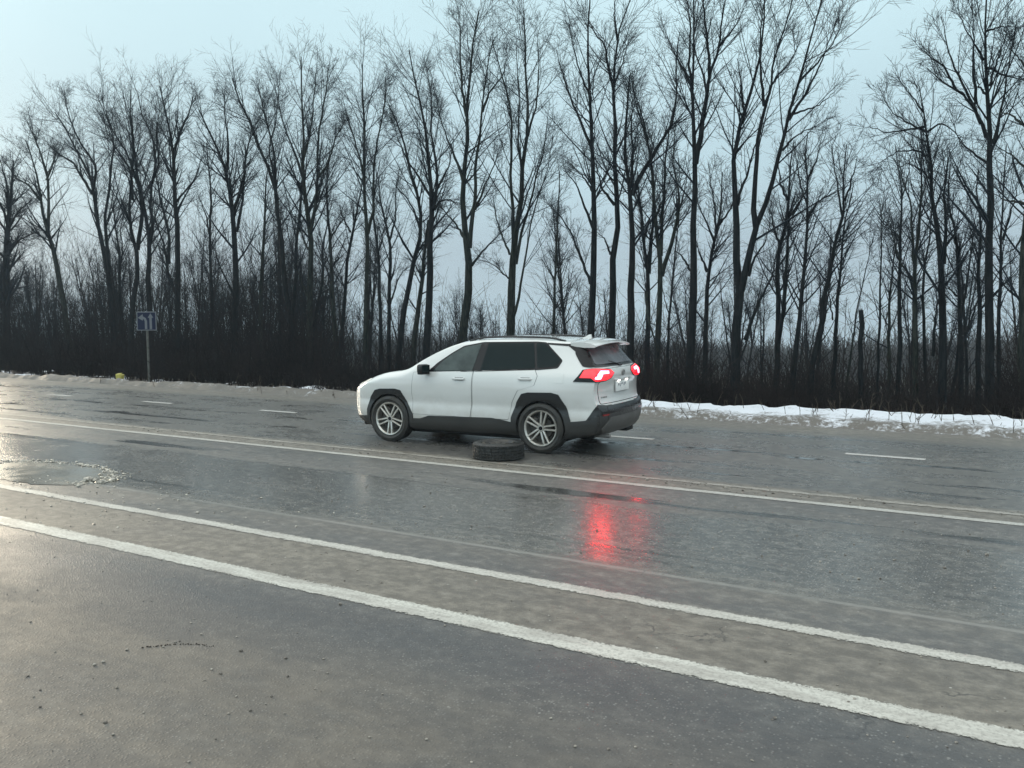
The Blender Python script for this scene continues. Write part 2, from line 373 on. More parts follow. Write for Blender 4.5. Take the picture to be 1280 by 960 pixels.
V = [(x, y, terrain(x, y)) for y in ys for x in xs]; nx = len(xs)
Fc = [(j*nx+i, j*nx+i+1, (j+1)*nx+i+1, (j+1)*nx+i) for j in range(len(ys)-1) for i in range(nx-1)]
tag(link('ground', pymesh('ground', V, Fc), M['soil']), kind='structure')
# carriageway, a ragged far edge, one sheet
xs = axis_vals([(-400, -60, 10), (-60, 20, .4), (20, 200, 10)])
yr = [-13.0, -6, 0, 4, 8, 12, 15.2]
V = []; 
for x in xs:
    for y in yr: V.append((x, y, 0))
    V.append((x, 15.72+.10*fbm(x, 0, .9), 0)); V.append((x, 15.80+.10*fbm(x, 0, .9), -.09))
k = len(yr)+2
Fc = [(i*k+j, (i+1)*k+j, (i+1)*k+j+1, i*k+j+1) for i in range(len(xs)-1) for j in range(k-1)]
tag(link('road', pymesh('road', V, Fc, False), M['asphalt']), kind='structure')
def strip(name, y, wd, x0, x1, m, z=.004, step=2.0, wob=.012):
    n = max(1, int((x1-x0)/step)); V = []; uvs = []
    for i in range(n+1):
        x = x0+(x1-x0)*i/n; o = wob*fbm(x, y, .15) if n > 1 else 0
        V += [(x, y-wd/2+o, z), (x, y+wd/2+o, z)]
    Fc = [(2*i, 2*i+2, 2*i+3, 2*i+1) for i in range(n)]
    me = pymesh(name, V, Fc, False); uv = me.uv_layers.new(name='UVMap')
    for l in me.loops: uv.data[l.index].uv = (0, l.vertex_index % 2)
    return tag(link(name, me, m), kind='structure')
strip('road_marking', 4.53, .21, -120, 60, M['paint'])
strip('road_marking', 5.475, .17, -120, 60, M['paint_worn'])
strip('road_marking', 9.29, .14, -160, 60, M['paint_c'])
strip('road_marking', 9.74, .20, -160, 60, M['paint_faint'])
xc = -1.66
for k_ in range(-14, 4):
    x = xc+3.95*k_; strip('road_marking', 12.85, .15, x-.52, x+.52, M['paint_far'], step=.3, wob=0)

# snow and slush along the far edge of the road: a thin real layer that dips under the ground where it has melted
sx = np.arange(-95, 14, .11); sy = np.arange(15.35, 22.0, .11)
V = []
for y in sy:
    for x in sx:
        wv = 1/(1+math.exp((x+9.2)/1.0))               # 1 = narrow left part
        y1 = (18.1+.5*fbm(x, 9, .35)+.45*fbm(x, 4, 1.7))*(1-wv)+(16.7+.3*fbm(x, 5, .5))*wv
        y0 = 15.75+.12*fbm(x, 2, .8)
        a = min(1, max(0, (y-y0)/.35)); b = min(1, max(0, (y1-y)/.45))
        h = .13*min(a, b) if a*b > 0 else -.06*(1 if y < y0 else min(1, (y-y1)/.8))
        n = fbm(x, y, 1.3, 5); n2 = fbm(x, y, 6, 3)
        if y > y1: h += .05*max(0, fbm(x+50, y, .9, 4))*1.8
        h += .045*n+(.016+.02*wv)*n2+wv*.03*n
        if y < 15.9: base = 0
        else: base = 0.0 if y < 18 else -.05+(terrain(x, y)+.05)
        V.append((x, y, base+h-.035+(.02 if y >= 15.9 else -.02)))
nx = len(sx); Q = [(j*nx+i, j*nx+i+1, (j+1)*nx+i+1, (j+1)*nx+i) for j in range(len(sy)-1) for i in range(nx-1)]
tag(link('snow', npmesh('snow', V, Q), M['snow']), kind='structure')

# ------------------------------------------------------------------ trees
def resample(pts, K):
    pts = np.array(pts, float); d = np.r_[0, np.cumsum(np.linalg.norm(np.diff(pts[:, :3], axis=0), axis=1))]
    # catmull-like smoothing by cubic hermite on each coordinate
    m = np.gradient(pts, d, axis=0) if len(pts) > 2 else np.repeat((pts[1:]-pts[:1])/d[-1], 2, 0)
    t = np.linspace(0, d[-1], K); i = np.clip(np.searchsorted(d, t, 'right')-1, 0, len(d)-2)
    h = (d[i+1]-d[i])[:, None]; s = ((t-d[i])/(d[i+1]-d[i]))[:, None]
    return (2*s**3-3*s**2+1)*pts[i]+(s**3-2*s**2+s)*h*m[i]+(-2*s**3+3*s**2)*pts[i+1]+(s**3-s**2)*h*m[i+1]
def unit(v): return v/(np.linalg.norm(v, axis=-1, keepdims=True)+1e-9)
def spawn(P, Rd, m, t0, lf, ang, up, K=5, rmin=.0035, rf=.55, lmin=.25, wig=.10, lenp=None, t1=.98, tp=.6):
    N_, KK, _ = P.shape
    Lp = np.linalg.norm(np.diff(P, axis=1), axis=2).sum(1) if lenp is None else lenp
    t = rng.uniform(t0, t1, (N_, m)); u = t*(KK-1); i = np.minimum(u.astype(int), KK-2); s = (u-i)[..., None]
    n = np.arange(N_)[:, None]
    base = P[n, i]*(1-s)+P[n, i+1]*s; tan = unit(P[n, i+1]-P[n, i]); r = Rd[n, i]*(1-s[..., 0])+Rd[n, i+1]*s[..., 0]
    rnd = rng.normal(size=tan.shape); perp = unit(rnd-(rnd*tan).sum(-1, keepdims=True)*tan)
    a = np.radians(rng.uniform(ang[0], ang[1], t.shape))[..., None]
    d = unit(tan*np.cos(a)+perp*np.sin(a))
    ln = np.maximum(lmin, Lp[:, None]*lf*(1.05-tp*t)*rng.uniform(.5, 1.25, t.shape))
    pts = [base]; dd = d
    for k in range(1, K):
        dd = unit(dd+np.array([0, 0, up])/(K-1)+rng.normal(size=dd.shape)*wig)
        pts.append(pts[-1]+dd*(ln/(K-1))[..., None])
    NP = np.stack(pts, 2).reshape(-1, K, 3)
    r0 = np.clip(r*rf, rmin*1.2, None); tip = rmin
    NR = (r0[..., None]*(1-np.linspace(0, 1, K))**.8+tip*np.linspace(0, 1, K)).reshape(-1, K)
    return NP, NR
def grow(limbs, base, name_parent, dens=1.0, first_t=.42, twig_r=.0030, scale=1.0, share=None):
    """limbs: list of (K,4) arrays xyz+radius in world coords; returns trunk mesh, crown mesh relative to base"""
    K = 14; A = Acc(); P = []; Rr = []
    for l in limbs:
        q = resample(l, K); P.append(q[:, :3]-base); Rr.append(np.maximum(q[:, 3], .008))
    P = np.array(P); Rr = np.array(Rr)
    # knots and wander
    wn = rng.normal(size=P.shape)*.012*scale; wn[:, 0] = 0; P = P+wn
    # root flare on the first limb
    Rr[0, 0] *= 1.35; Rr[0, 1] *= 1.05
    V, Q = tubes(P, Rr, 8); A.add(V, Q)
    trunk = A.mesh(name_parent+'_trunk')
    C = Acc()
    main = spawn(P[:1], Rr[:1], int(20*dens), first_t, .25, (24, 56), .32, 7, lmin=.7*scale, rmin=.0034, tp=.45, wig=.055, rf=.45)
    if len(P) > 1:
        sec = spawn(P[1:], Rr[1:], int(15*dens), .15, .42, (18, 48), .32, 7, lmin=.6*scale, rmin=.0034, tp=.5, wig=.055, rf=.45)
        LL = np.linalg.norm(np.diff(P[1:], axis=1), axis=2).sum(1); kp = rng.random((len(LL), int(15*dens))) < np.clip(LL/(5.0*scale), .22, 1)[:, None]; kp = kp.ravel(); sec = (sec[0][kp], sec[1][kp])
        B = (np.concatenate([main[0], sec[0]]), np.concatenate([main[1], sec[1]]))
    else: B = main
    tips = spawn(P, Rr, 8, .62, .135, (8, 36), .25, 7, lmin=.6*scale, rmin=.0030, tp=.1, wig=.05, rf=.45)
    LL = np.linalg.norm(np.diff(P, axis=1), axis=2).sum(1); kp = (rng.random((len(LL), 8)) < np.clip(LL/(5.0*scale), .25, 1)[:, None]).ravel(); tips = (tips[0][kp], tips[1][kp])
    B = (np.concatenate([B[0], tips[0]]), np.concatenate([B[1], tips[1]]))
    V, Q = tubes(B[0], B[1], 4); C.add(V, Q)
    S = spawn(B[0], B[1], int(7.5*dens+.5), .10, .56, (24, 62), .18, 5, rmin=twig_r, rf=.42, lmin=.32*scale, tp=.45, wig=.05)
    V, Q = tubes(S[0], S[1], 3); C.add(V, Q)
    T = spawn(S[0], S[1], max(3, int(4*dens)), .1, .55, (24, 65), .08, 3, rmin=twig_r*.8, rf=.55, lmin=.16*scale, tp=.4, wig=.05)
    V, Q = tubes(T[0], T[1], 3); C.add(V, Q)
    return trunk, C.mesh(name_parent+'_crown')
def tree_from_px(limbs_px, Y, label, dens=1.0, first_t=.42, base_y=None, group=None):
    limbs = []
    for li, l in enumerate(limbs_px):
        w0, w1 = l[0]; w1 = w1*.5; pts = l[1:]; out_ = []
        off = 0 if li == 0 else rng.uniform(-.9, .9)
        for k, (px, py) in enumerate(pts):
            u = k/(len(pts)-1); yy = Y+off*u
            p = at_plane_y(px, py, yy); dep = Vector((p[0], p[1], p[2]-H)).dot(CF)
            wpx = w0+(w1-w0)*u**.8
            out_.append([*p, max(.008, .44*wpx*dep/F)])
        limbs.append(np.array(out_))
    # extend the first limb down to the soil
    f = limbs[0][0]; f1 = limbs[0][1]; d = (f[:3]-f1[:3]); d = d/np.linalg.norm(d); d = np.array([d[0]*.5, 0, -1.0])
    zg = terrain(f[0], Y)-.1
    if f[2] > zg+.3:
        t = (f[2]-zg); b = np.array([f[0]+d[0]*t*.6, Y, zg, f[3]*1.15]); limbs[0] = np.vstack([b, limbs[0]])
    base = limbs[0][0, :3].copy()
    tr, cr_ = grow(limbs, base, 'tree', dens, first_t)
    o = empty('tree', base); tag(o, label, 'tree', group)
    link('trunk', tr, M[('bark', 'bark', 'bark_grey')[int(rng.integers(0, 3))]], o); link('crown', cr_, M['twig'], o)
    return o

TREES = [
 # (Y, dens, first_t, label, [limbs: ((w0,w1),(x,y)...)])
 (25, 1.2, .30, 'dark bushy tree cut by the left edge of the photo', [((13, 4), (8, 470), (8, 380), (9, 300), (11, 275), (14, 240), (17, 200)), ((5, 2), (10, 285), (4, 262), (-10, 240)), ((5, 2), (11, 280), (8, 230), (0, 200)), ((4, 2), (11, 285), (25, 262), (40, 250)), ((4,2),(9,320),(25,300),(45,290))]),
 (24, 1.0, .5, 'solitary tree leaning left, second trunk from the left edge', [((10, 2.5), (92, 470), (82, 400), (74, 350), (66, 310), (60, 290), (53, 265), (50, 240), (45, 215), (32, 175)), ((5, 2), (60, 290), (61, 260), (59, 220), (52, 195), (42, 170), (34, 152)), ((4, 1.5), (50, 250), (36, 232), (20, 222), (8, 205)), ((3, 1.5), (58, 225), (68, 200), (70, 185))]),
 (24.5, 1.0, .45, 'tall tree with twin stems left of the blue road sign, its crown arching left', [((11, 2.5), (146, 470), (143, 420), (139, 380), (136, 345), (131, 320), (126, 300), (121, 270), (116, 240), (112, 215), (98, 195), (82, 160), (68, 140)), ((6, 2), (137, 340), (134, 310), (132, 270), (136, 240), (140, 200), (143, 180), (135, 150), (120, 120)), ((4.5, 1.5), (115, 242), (103, 222), (90, 202), (72, 192), (60, 180)), ((4.5, 1.5), (116, 240), (120, 210), (108, 190), (96, 170), (84, 135), (80, 112))]),
 (26, .9, .5, 'slim tree with a crooked stem joining the arching tree left of the sign', [((7, 2), (158, 470), (152, 400), (149, 350), (148, 310), (143, 280), (142, 250)), ((3, 1.5), (149, 340), (153, 310), (151, 285), (156, 260))]),
 (24, 1.0, .45, 'forked tree right behind the blue road sign', [((9, 2.5), (166, 470), (165, 390), (170, 355), (172, 320), (168, 300), (162, 280), (163, 240), (167, 200), (163, 150), (162, 112)), ((6.5, 2), (172, 312), (177, 270), (175, 240), (168, 220), (158, 190), (142, 165), (126, 120)), ((4, 1.5), (166, 250), (163, 215), (145, 185), (135, 168), (128, 140))]),
 (24.4, 1.0, .45, 'tree whose trunk rises just right of the road sign panel', [((10, 2.5), (189, 475), (188, 400), (184, 350), (187, 310), (184, 280), (179, 250), (171, 215), (167, 180), (165, 130)), ((6, 2), (187, 305), (191, 285), (188, 260), (190, 230), (195, 200), (190, 170), (178, 145), (172, 115)), ((4, 1.5), (190, 230), (198, 205), (196, 170), (200, 130))]),
 (24.2, 1.0, .5, 'straight trunk topped by a fan crown, first tall tree right of the sign', [((10.5, 3), (223, 475), (222, 380), (222, 300), (218, 240), (217, 200), (214, 175), (207, 140), (200, 108)), ((5, 2), (217, 195), (225, 165), (236, 142), (241, 120)), ((3.5, 1.5), (221, 252), (232, 238), (245, 222), (252, 195)), ((5, 2), (222, 375), (212, 345), (203, 300), (196, 280), (192, 262)), ((5, 2), (211, 330), (211, 290), (203, 260), (199, 240), (194, 205), (190, 150))]),
 (26, .8, .4, 'thin pole-like tree between the sign and the twisted dark trunk', [((6.5, 2), (262, 460), (265, 380), (263, 330), (262, 290), (264, 240), (260, 200), (258, 178)), ((3, 1.5), (263, 300), (256, 265), (248, 245))]),
 (24, 1.1, .42, 'heavy dark trunk with a bulging top joint, centre of the left group', [((12, 3), (290, 480), (293, 430), (294, 350), (293, 300), (290, 265), (286, 230), (282, 212), (274, 190), (260, 162), (249, 138)), ((6, 2), (291, 268), (300, 240), (306, 215), (308, 190), (312, 175), (322, 158)), ((5, 2), (283, 215), (285, 185), (283, 160), (280, 118)), ((5, 2), (296, 290), (303, 250), (306, 220), (308, 180)), ((4.5, 1.5), (294, 375), (285, 355), (272, 325), (266, 305))]),
 (26, .8, .4, 'slender straight trunk between two heavier trees left of centre', [((7, 2.5), (326, 440), (326, 380), (329, 310), (331, 270), (332, 230), (335, 205))]),
 (24.3, 1.0, .5, 'tree forking into a V, its left arm sweeping far left', [((11, 3), (363, 480), (365, 440), (365, 400), (358, 370), (354, 330), (352, 300), (348, 275), (345, 240), (335, 208), (322, 180), (311, 150), (297, 120), (290, 98)), ((5, 2), (345, 232), (343, 200), (338, 172), (330, 140), (322, 105)), ((6, 2), (366, 392), (370, 350), (371, 300), (376, 250), (378, 222), (371, 198), (360, 170), (350, 140), (343, 105)), ((4, 1.5), (347, 250), (341, 215), (337, 185), (345, 150), (350, 95))]),
 (24, 1.0, .45, 'tall tree topping the dome-shaped crown left of the car bonnet', [((11, 3), (385, 485), (386, 430), (387, 370), (388, 290), (383, 255), (379, 225), (378, 190), (380, 165), (377, 130), (376, 72)), ((6, 2), (388, 290), (395, 255), (397, 220), (398, 180), (403, 140), (408, 110), (411, 82)), ((4, 1.5), (397, 222), (410, 205), (420, 172), (432, 150)), ((3.5, 1.5), (385, 312), (378, 295), (373, 285)), ((3.5, 1.5), (385, 372), (374, 345), (366, 328)), ((4, 1.5), (379, 200), (388, 165), (392, 120), (396, 85))]),
 (25.5, .8, .45, 'thin bent tree just left of the SUV bonnet', [((7, 2), (393, 455), (394, 400), (399, 370), (404, 350), (403, 310), (409, 285), (411, 262))]),
 (24.8, .9, .45, 'wavy slim trunk above the snow just left of the SUV nose', [((8, 2.5), (420, 460), (418, 400), (415, 360), (413, 310), (412, 285), (408, 255), (409, 225), (411, 195)), ((3, 1.5), (412, 300), (425, 280), (432, 270))]),
 (25.4, .8, .45, 'right-leaning thin tree directly above the SUV headlight', [((6.5, 2), (424, 460), (431, 370), (438, 300), (445, 270), (451, 240), (454, 215)), ((3, 1.5), (438, 290), (428, 270), (424, 255))]),
 (24.2, 1.0, .5, 'tree with a rounded fan top above the SUV bonnet', [((8, 2.5), (457, 460), (458, 370), (459, 295), (456, 250), (455, 215), (455, 150), (453, 112), (452, 80)), ((5, 2), (460, 292), (467, 260), (466, 240), (468, 200), (475, 160), (482, 120), (482, 95)), ((3.5, 1.5), (456, 225), (446, 185), (436, 155), (428, 122))]),
 (25.6, .8, .5, 'thin trunk right of the rounded fan-top tree', [((6, 2), (476, 460), (475, 370), (472, 310), (467, 270), (469, 235), (475, 200)), ((2.5, 1.2), (472, 320), (480, 290), (485, 270))]),
 (25.2, .8, .5, 'thin trunk with a narrow Y fork above the SUV bonnet', [((6.5, 2), (486, 460), (487, 360), (487, 302), (481, 275), (474, 245), (473, 222)), ((3.5, 1.5), (487, 300), (494, 275), (495, 240), (498, 215)), ((3, 1.5), (488, 380), (497, 350), (508, 335))]),
 (24.4, .9, .45, 'tree leaning right, crossing in front of thinner stems above the windscreen', [((9, 2.5), (497, 455), (503, 400), (511, 360), (520, 315), (526, 290), (525, 260), (520, 235), (512, 210), (504, 175), (495, 150), (484, 128)), ((4, 1.5), (526, 290), (518, 265), (510, 250), (495, 232))]),
 (24, 1.1, .45, 'thick dark tree above the SUV windscreen with a dense twiggy middle', [((12, 3), (532, 470), (535, 400), (538, 340), (538, 290), (540, 262), (539, 240), (536, 210), (534, 180), (529, 140), (521, 110), (512, 62)), ((6, 2), (541, 262), (546, 240), (545, 200), (540, 170), (539, 130), (535, 85)), ((4.5, 1.5), (543, 262), (550, 252), (562, 250), (572, 256)), ((4.5, 1.5), (540, 250), (552, 225), (562, 205), (565, 180)), ((4, 1.5), (538, 245), (524, 222), (512, 205), (500, 180), (488, 140))]),
 (24.6, .8, .5, 'leaning companion stem tight against the thick tree above the windscreen', [((9, 4), (515, 460), (521, 400), (528, 350), (530, 320), (533, 295), (536, 275)), ((3, 1.2), (528, 350), (518, 330), (505, 320))]),
 (24, 1.1, .45, 'very tall tree over the front window, its three leaders reaching the top edge', [((14, 3), (575, 470), (580, 410), (586, 360), (585, 320), (582, 295), (580, 270), (580, 230), (581, 200), (585, 160), (583, 130), (588, 90), (592, 50), (599, 14)), ((7, 2), (587, 310), (591, 270), (594, 240), (595, 200), (600, 165), (603, 130), (608, 90), (616, 50)), ((4.5, 1.5), (583, 145), (576, 90), (575, 50), (573, 6)), ((4.5, 1.5), (580, 232), (570, 200), (562, 180), (553, 155), (545, 118)), ((4, 1.5), (590, 332), (600, 318), (612, 305), (625, 293), (638, 282)), ((4, 1.5), (579, 296), (570, 280), (556, 265), (548, 255)), ((4, 1.5), (594, 262), (603, 240), (616, 210), (628, 180)), ((4, 1.5), (603, 140), (612, 115), (628, 95), (634, 70))]),
 (24.2, 1.0, .42, 'tall broom-shaped tree standing above the SUV rear side window', [((13, 2.5), (638, 440), (639, 380), (640, 340), (641, 315), (646, 285), (652, 240), (653, 210), (658, 180), (660, 140), (657, 100), (656, 50), (655, 10)), ((6, 2), (641, 320), (641, 262), (638, 225), (640, 160), (636, 125), (625, 85), (617, 55)), ((5, 2), (645, 330), (652, 290), (661, 260), (670, 225), (679, 190), (684, 150)), ((4.5, 1.5), (639, 405), (649, 372), (652, 350), (657, 320), (663, 285), (673, 245), (682, 220), (692, 170)), ((3, 1.2), (640, 352), (630, 343), (618, 332), (603, 325)), ((3.5, 1.5), (637, 318), (628, 295), (620, 270), (617, 245)), ((4, 1.5), (653, 225), (648, 180), (649, 120), (645, 60)), ((4, 1.5), (658, 175), (668, 140), (673, 90), (672, 40))]),
 (27, .8, .25, 'thin young tree with side twigs over the rear of the SUV roof', [((5, 1.8), (692, 450), (693, 380), (695, 330), (697, 275), (699, 235), (700, 215)), ((2, 1), (693, 350), (684, 335), (676, 322)), ((2, 1), (694, 345), (704, 325), (712, 312))]),
 (24, 1.0, .5, 'tall straight tree rising behind the SUV roof antenna', [((11, 3), (739, 460), (741, 370), (743, 310), (742, 260), (741, 220), (739, 170), (737, 130), (735, 80), (735, 40), (737, -10)), ((5, 1.5), (741, 190), (727, 155), (712, 120), (703, 92), (694, 60)), ((4.5, 1.5), (738, 355), (726, 322), (715, 295), (700, 270), (684, 254)), ((4.5, 1.5), (741, 285), (732, 262), (724, 240), (716, 225), (703, 212)), ((3.5, 1.5), (741, 240), (728, 220), (713, 205)), ((3.5, 1.5), (737, 120), (725, 90), (717, 60), (712, 30))]),
 (24.3, 1.0, .5, 'tree with a kinked trunk that forks high above the spoiler', [((11, 3), (763, 460), (766, 380), (767, 320), (771, 290), (770, 250), (768, 210), (769, 170), (767, 130), (768, 105), (770, 70), (773, 40), (790, -5)), ((5, 1.5), (767, 112), (760, 80), (755, 56), (742, 40), (735, 22)), ((5, 2), (768, 256), (755, 240), (748, 218), (744, 195)), ((3.5, 1.5), (763, 318), (756, 300), (747, 290)), ((3.5, 1.5), (768, 105), (778, 80), (785, 50)), ((4, 1.5), (772, 50), (768, 20), (770, -10))]),
 (23.6, 1.0, .5, 'dark trunk above the tailgate with one big limb slanting right', [((11.5, 4), (788, 465), (789, 370), (790, 320), (789, 280), (788, 240), (785, 222), (781, 190), (783, 140), (787, 95)), ((8, 2), (790, 244), (799, 222), (813, 200), (828, 175), (840, 155), (845, 125), (845, 80), (849, 40)), ((4.5, 1.5), (789, 235), (791, 190), (789, 155), (795, 110)), ((4, 1.5), (813, 200), (808, 165), (798, 130), (790, 110))]),
 (24.4, 1.0, .5, 'crooked knotted stem immediately right of the tailgate', [((9, 3), (808, 470), (809, 430), (810, 380), (810, 340), (805, 305), (803, 270), (799, 245), (797, 215)), ((6, 2), (811, 342), (815, 290), (817, 260), (815, 215), (813, 180)), ((4, 1.5), (805, 300), (812, 275), (820, 255)), ((3.5,1.5),(803,270),(795,240),(790,220))]),
 (24, 1.0, .45, 'multi-stemmed tree with serpentine limbs right of the tail lamp', [((9.5, 2.5), (820, 475), (823, 420), (825, 380), (826, 350), (823, 310), (820, 280), (817, 250), (815, 220), (813, 195), (809, 170), (800, 150), (793, 120), (788, 92)), ((7, 2), (827, 345), (837, 312), (845, 280), (849, 258), (847, 235), (842, 200), (845, 160)), ((6, 2), (826, 320), (828, 270), (830, 240), (832, 200), (836, 165), (844, 128)), ((5, 2), (808, 365), (811, 400), (818, 425), (822, 440)), ((4, 1.5), (845, 270), (854, 245), (860, 220)), ((4, 1.5), (820, 270), (828, 250), (838, 225))]),
 (26.5, .8, .35, 'thin leaning sapling just left of the thickest trunk', [((4.5, 1.8), (834, 460), (836, 410), (840, 350), (844, 315), (848, 285), (850, 250)), ((2, 1), (838, 400), (830, 370), (826, 350))]),
 (23.4, 1.1, .5, 'thickest straight trunk right of the SUV with leaders leaving the top edge', [((14, 4), (861, 490), (864, 435), (866, 380), (868, 340), (866, 300), (868, 250), (869, 200), (868, 170), (866, 140), (866, 110), (867, 70), (868, -20)), ((9, 2.5), (869, 205), (876, 170), (880, 140), (885, 110), (889, 85), (898, 58), (902, 28), (912, -20)), ((5, 2), (866, 125), (862, 80), (862, 30), (856, -15)), ((5, 2), (887, 95), (884, 50), (880, 10), (878, -20)), ((4, 1.5), (863, 338), (852, 320), (842, 313)), ((5, 1.5), (866, 112), (853, 85), (845, 70), (832, 40)), ((4, 1.5), (898, 58), (915, 38), (930, 10)), ((4, 1.5), (884, 120), (878, 90), (868, 60), (874, 0))]),
 (25, 1.2, .4, 'short twiggy tree between the thickest trunk and the big Y fork', [((8.5, 3), (881, 470), (882, 430), (884, 380), (887, 340), (893, 300), (898, 278), (902, 250), (903, 215)), ((4, 1.5), (893, 302), (886, 285), (876, 262), (870, 240)), ((4, 1.5), (897, 284), (908, 268), (916, 255), (920, 235)), ((3.5, 1.5), (895, 290), (893, 260), (889, 235), (885, 205)), ((4,1.5),(884,340),(876,320),(870,300))]),
 (23.2, 1.0, .55, 'great V-forked tree whose two main stems part low down', [((15, 3), (918, 500), (920, 440), (922, 390), (925, 362), (921, 335), (920, 300), (921, 270), (921, 255), (917, 230), (916, 210), (922, 170), (929, 145), (939, 115), (946, 95), (951, 60), (955, 20), (957, -20)), ((11, 3), (926, 364), (934, 330), (940, 300), (946, 280), (957, 258), (964, 230), (972, 200), (982, 165), (990, 130), (1000, 98), (1008, 70), (1018, 30), (1032, -15)), ((9, 3), (945, 284), (942, 265), (943, 240), (946, 210), (947, 180), (953, 148), (957, 132), (963, 110), (968, 75), (980, 40), (992, -10)), ((5, 2), (922, 257), (928, 232), (936, 210), (944, 180), (952, 165)), ((4.5, 1.5), (931, 145), (927, 115), (925, 92), (922, 72)), ((5, 1.5), (986, 150), (1008, 115), (1028, 75), (1046, 25)), ((4, 1.5), (988, 143), (1005, 138), (1025, 130), (1042, 115)), ((5, 2), (955, 132), (951, 95), (950, 50), (956, -5)), ((4.5, 1.5), (957, 130), (968, 100), (985, 80), (1003, 45)), ((4, 1.5), (978, 188), (990, 175), (1003, 165), (1020, 158)), ((4, 1.5), (1000, 100), (1020, 80), (1040, 55), (1055, 20)), ((4.5, 1.5), (936, 345), (945, 320), (957, 300), (963, 270))]),
 (24.8, 1.1, .45, 'dark tangled double-stemmed tree right of the V-forked tree', [((9, 2.5), (971, 470), (972, 430), (973, 380), (973, 330), (975, 300), (982, 285), (985, 255), (986, 225), (989, 200), (993, 175)), ((8, 2.5), (972, 430), (978, 400), (981, 360), (984, 320), (986, 285), (987, 265), (995, 240)), ((6, 2), (931, 425), (940, 400), (950, 375), (961, 355), (969, 325), (976, 298)), ((4, 1.5), (975, 305), (966, 280), (963, 255)), ((4,1.5),(986,270),(998,255),(1008,235),(1014,210)), ((4,1.5),(984,250),(975,225),(972,195))]),
 (24.4, 1.0, .4, 'S-curved slim trunk with a tall oval crown right of the tangled tree', [((8.5, 2.5), (992, 455), (995, 430), (1000, 400), (1003, 360), (1006, 330), (1009, 290), (1009, 250), (1010, 215), (1007, 190), (1010, 165)), ((3.5, 1.5), (1009, 255), (1002, 235), (997, 205), (992, 180)), ((3.5, 1.5), (1010, 272), (1020, 255), (1033, 245), (1045, 225)), ((3.5, 1.5), (1010, 225), (1020, 200), (1025, 175)), ((3,1.2),(1006,330),(1018,312),(1030,300))]),
 (24, 1.0, .45, 'right-leaning trunk with an upswept broom crown bordering the sky gap', [((9, 2.5), (1016, 455), (1024, 415), (1030, 375), (1038, 335), (1045, 300), (1052, 280), (1055, 250), (1054, 215), (1058, 180)), ((3.5, 1.5), (1054, 255), (1065, 225), (1072, 195)), ((3.5, 1.5), (1053, 270), (1048, 240), (1042, 205), (1040, 180)), ((3,1.2),(1040,325),(1050,312),(1058,300))]),
 (25.5, .8, .45, 'thin stem twinned with the broom-crowned leaning trunk', [((6.5, 2), (1043, 460), (1045, 410), (1048, 360), (1052, 330), (1054, 290), (1062, 255), (1068, 225)), ((2.5, 1.2), (1041, 400), (1037, 370), (1035, 345))]),
 (27, .7, .45, 'very thin stem leaning right just left of the broken snag', [((3.5, 1.5), (1061, 460), (1066, 425), (1071, 390), (1078, 355), (1085, 325), (1088, 300))]),
 (25.2, .8, .45, 'thin bare stem just right of the broken snag', [((4, 1.6), (1098, 460), (1100, 380), (1101, 330), (1101, 280), (1100, 250))]),
 (25.8, .8, .4, 'thin stem with a kink, second right of the broken snag', [((5.5, 1.8), (1112, 465), (1111, 410), (1112, 365), (1116, 335), (1120, 310), (1119, 285)), ((2, 1), (1110, 390), (1106, 415), (1104, 430))]),
 (24.5, .9, .45, 'slim wavy trunk below the sky gap, between thin stems', [((7, 2), (1124, 470), (1125, 390), (1124, 350), (1125, 300), (1126, 270), (1127, 245), (1124, 212), (1118, 180)), ((2.5, 1.2), (1125, 395), (1131, 365), (1135, 345)), ((3, 1.2), (1124, 325), (1117, 300), (1112, 280)), ((2.5,1.2),(1127,250),(1135,220),(1139,190))]),
 (24, 1.0, .45, 'trunk with two slender arms splitting at mid height, right part of the wood', [((8.5, 2.5), (1144, 475), (1144, 400), (1143, 350), (1146, 310), (1150, 280), (1152, 240), (1151, 210), (1147, 180)), ((4.5, 1.5), (1143, 352), (1131, 336), (1120, 310), (1113, 285)), ((4.5, 1.5), (1143, 330), (1140, 290), (1137, 250), (1128, 225), (1124, 200)), ((3,1.2),(1151,250),(1158,225),(1163,200))]),
 (25.6, .8, .45, 'slender stem pressed between two thicker trunks under the drooping branches', [((5.5, 2), (1157, 465), (1154, 400), (1154, 350), (1158, 320), (1163, 290), (1165, 255), (1170, 225))]),
 (23.8, 1.1, .4, 'tall bowed tree with long horizontal branches reaching left into the sky gap', [((13, 2.5), (1177, 490), (1178, 430), (1178, 370), (1176, 330), (1173, 290), (1168, 262), (1164, 240), (1164, 210), (1159, 170), (1155, 140), (1149, 108)), ((6, 2), (1180, 330), (1182, 285), (1181, 250), (1183, 220), (1187, 190)), ((5, 2), (1166, 445), (1169, 400), (1174, 360), (1176, 345)), ((3.5, 1.2), (1158, 165), (1138, 155), (1118, 142), (1105, 125)), ((3.5, 1.2), (1156, 158), (1130, 163), (1105, 165), (1086, 158)), ((3.5, 1.2), (1161, 195), (1140, 188), (1118, 192), (1098, 205)), ((3.5, 1.2), (1159, 165), (1175, 155), (1192, 165), (1205, 185)), ((3, 1.2), (1154, 140), (1140, 120), (1128, 105)), ((3,1.2),(1165,225),(1150,212),(1135,205),(1120,212))]),
 (24.6, .9, .45, 'wavy trunk standing between the bowed tree and the tallest right-hand tree', [((7.5, 2.5), (1201, 475), (1200, 400), (1198, 350), (1196, 300), (1192, 278), (1185, 258), (1184, 235), (1188, 205)), ((3, 1.2), (1196, 370), (1188, 362), (1182, 352)), ((2.5,1.2),(1198,340),(1208,320),(1216,305))]),
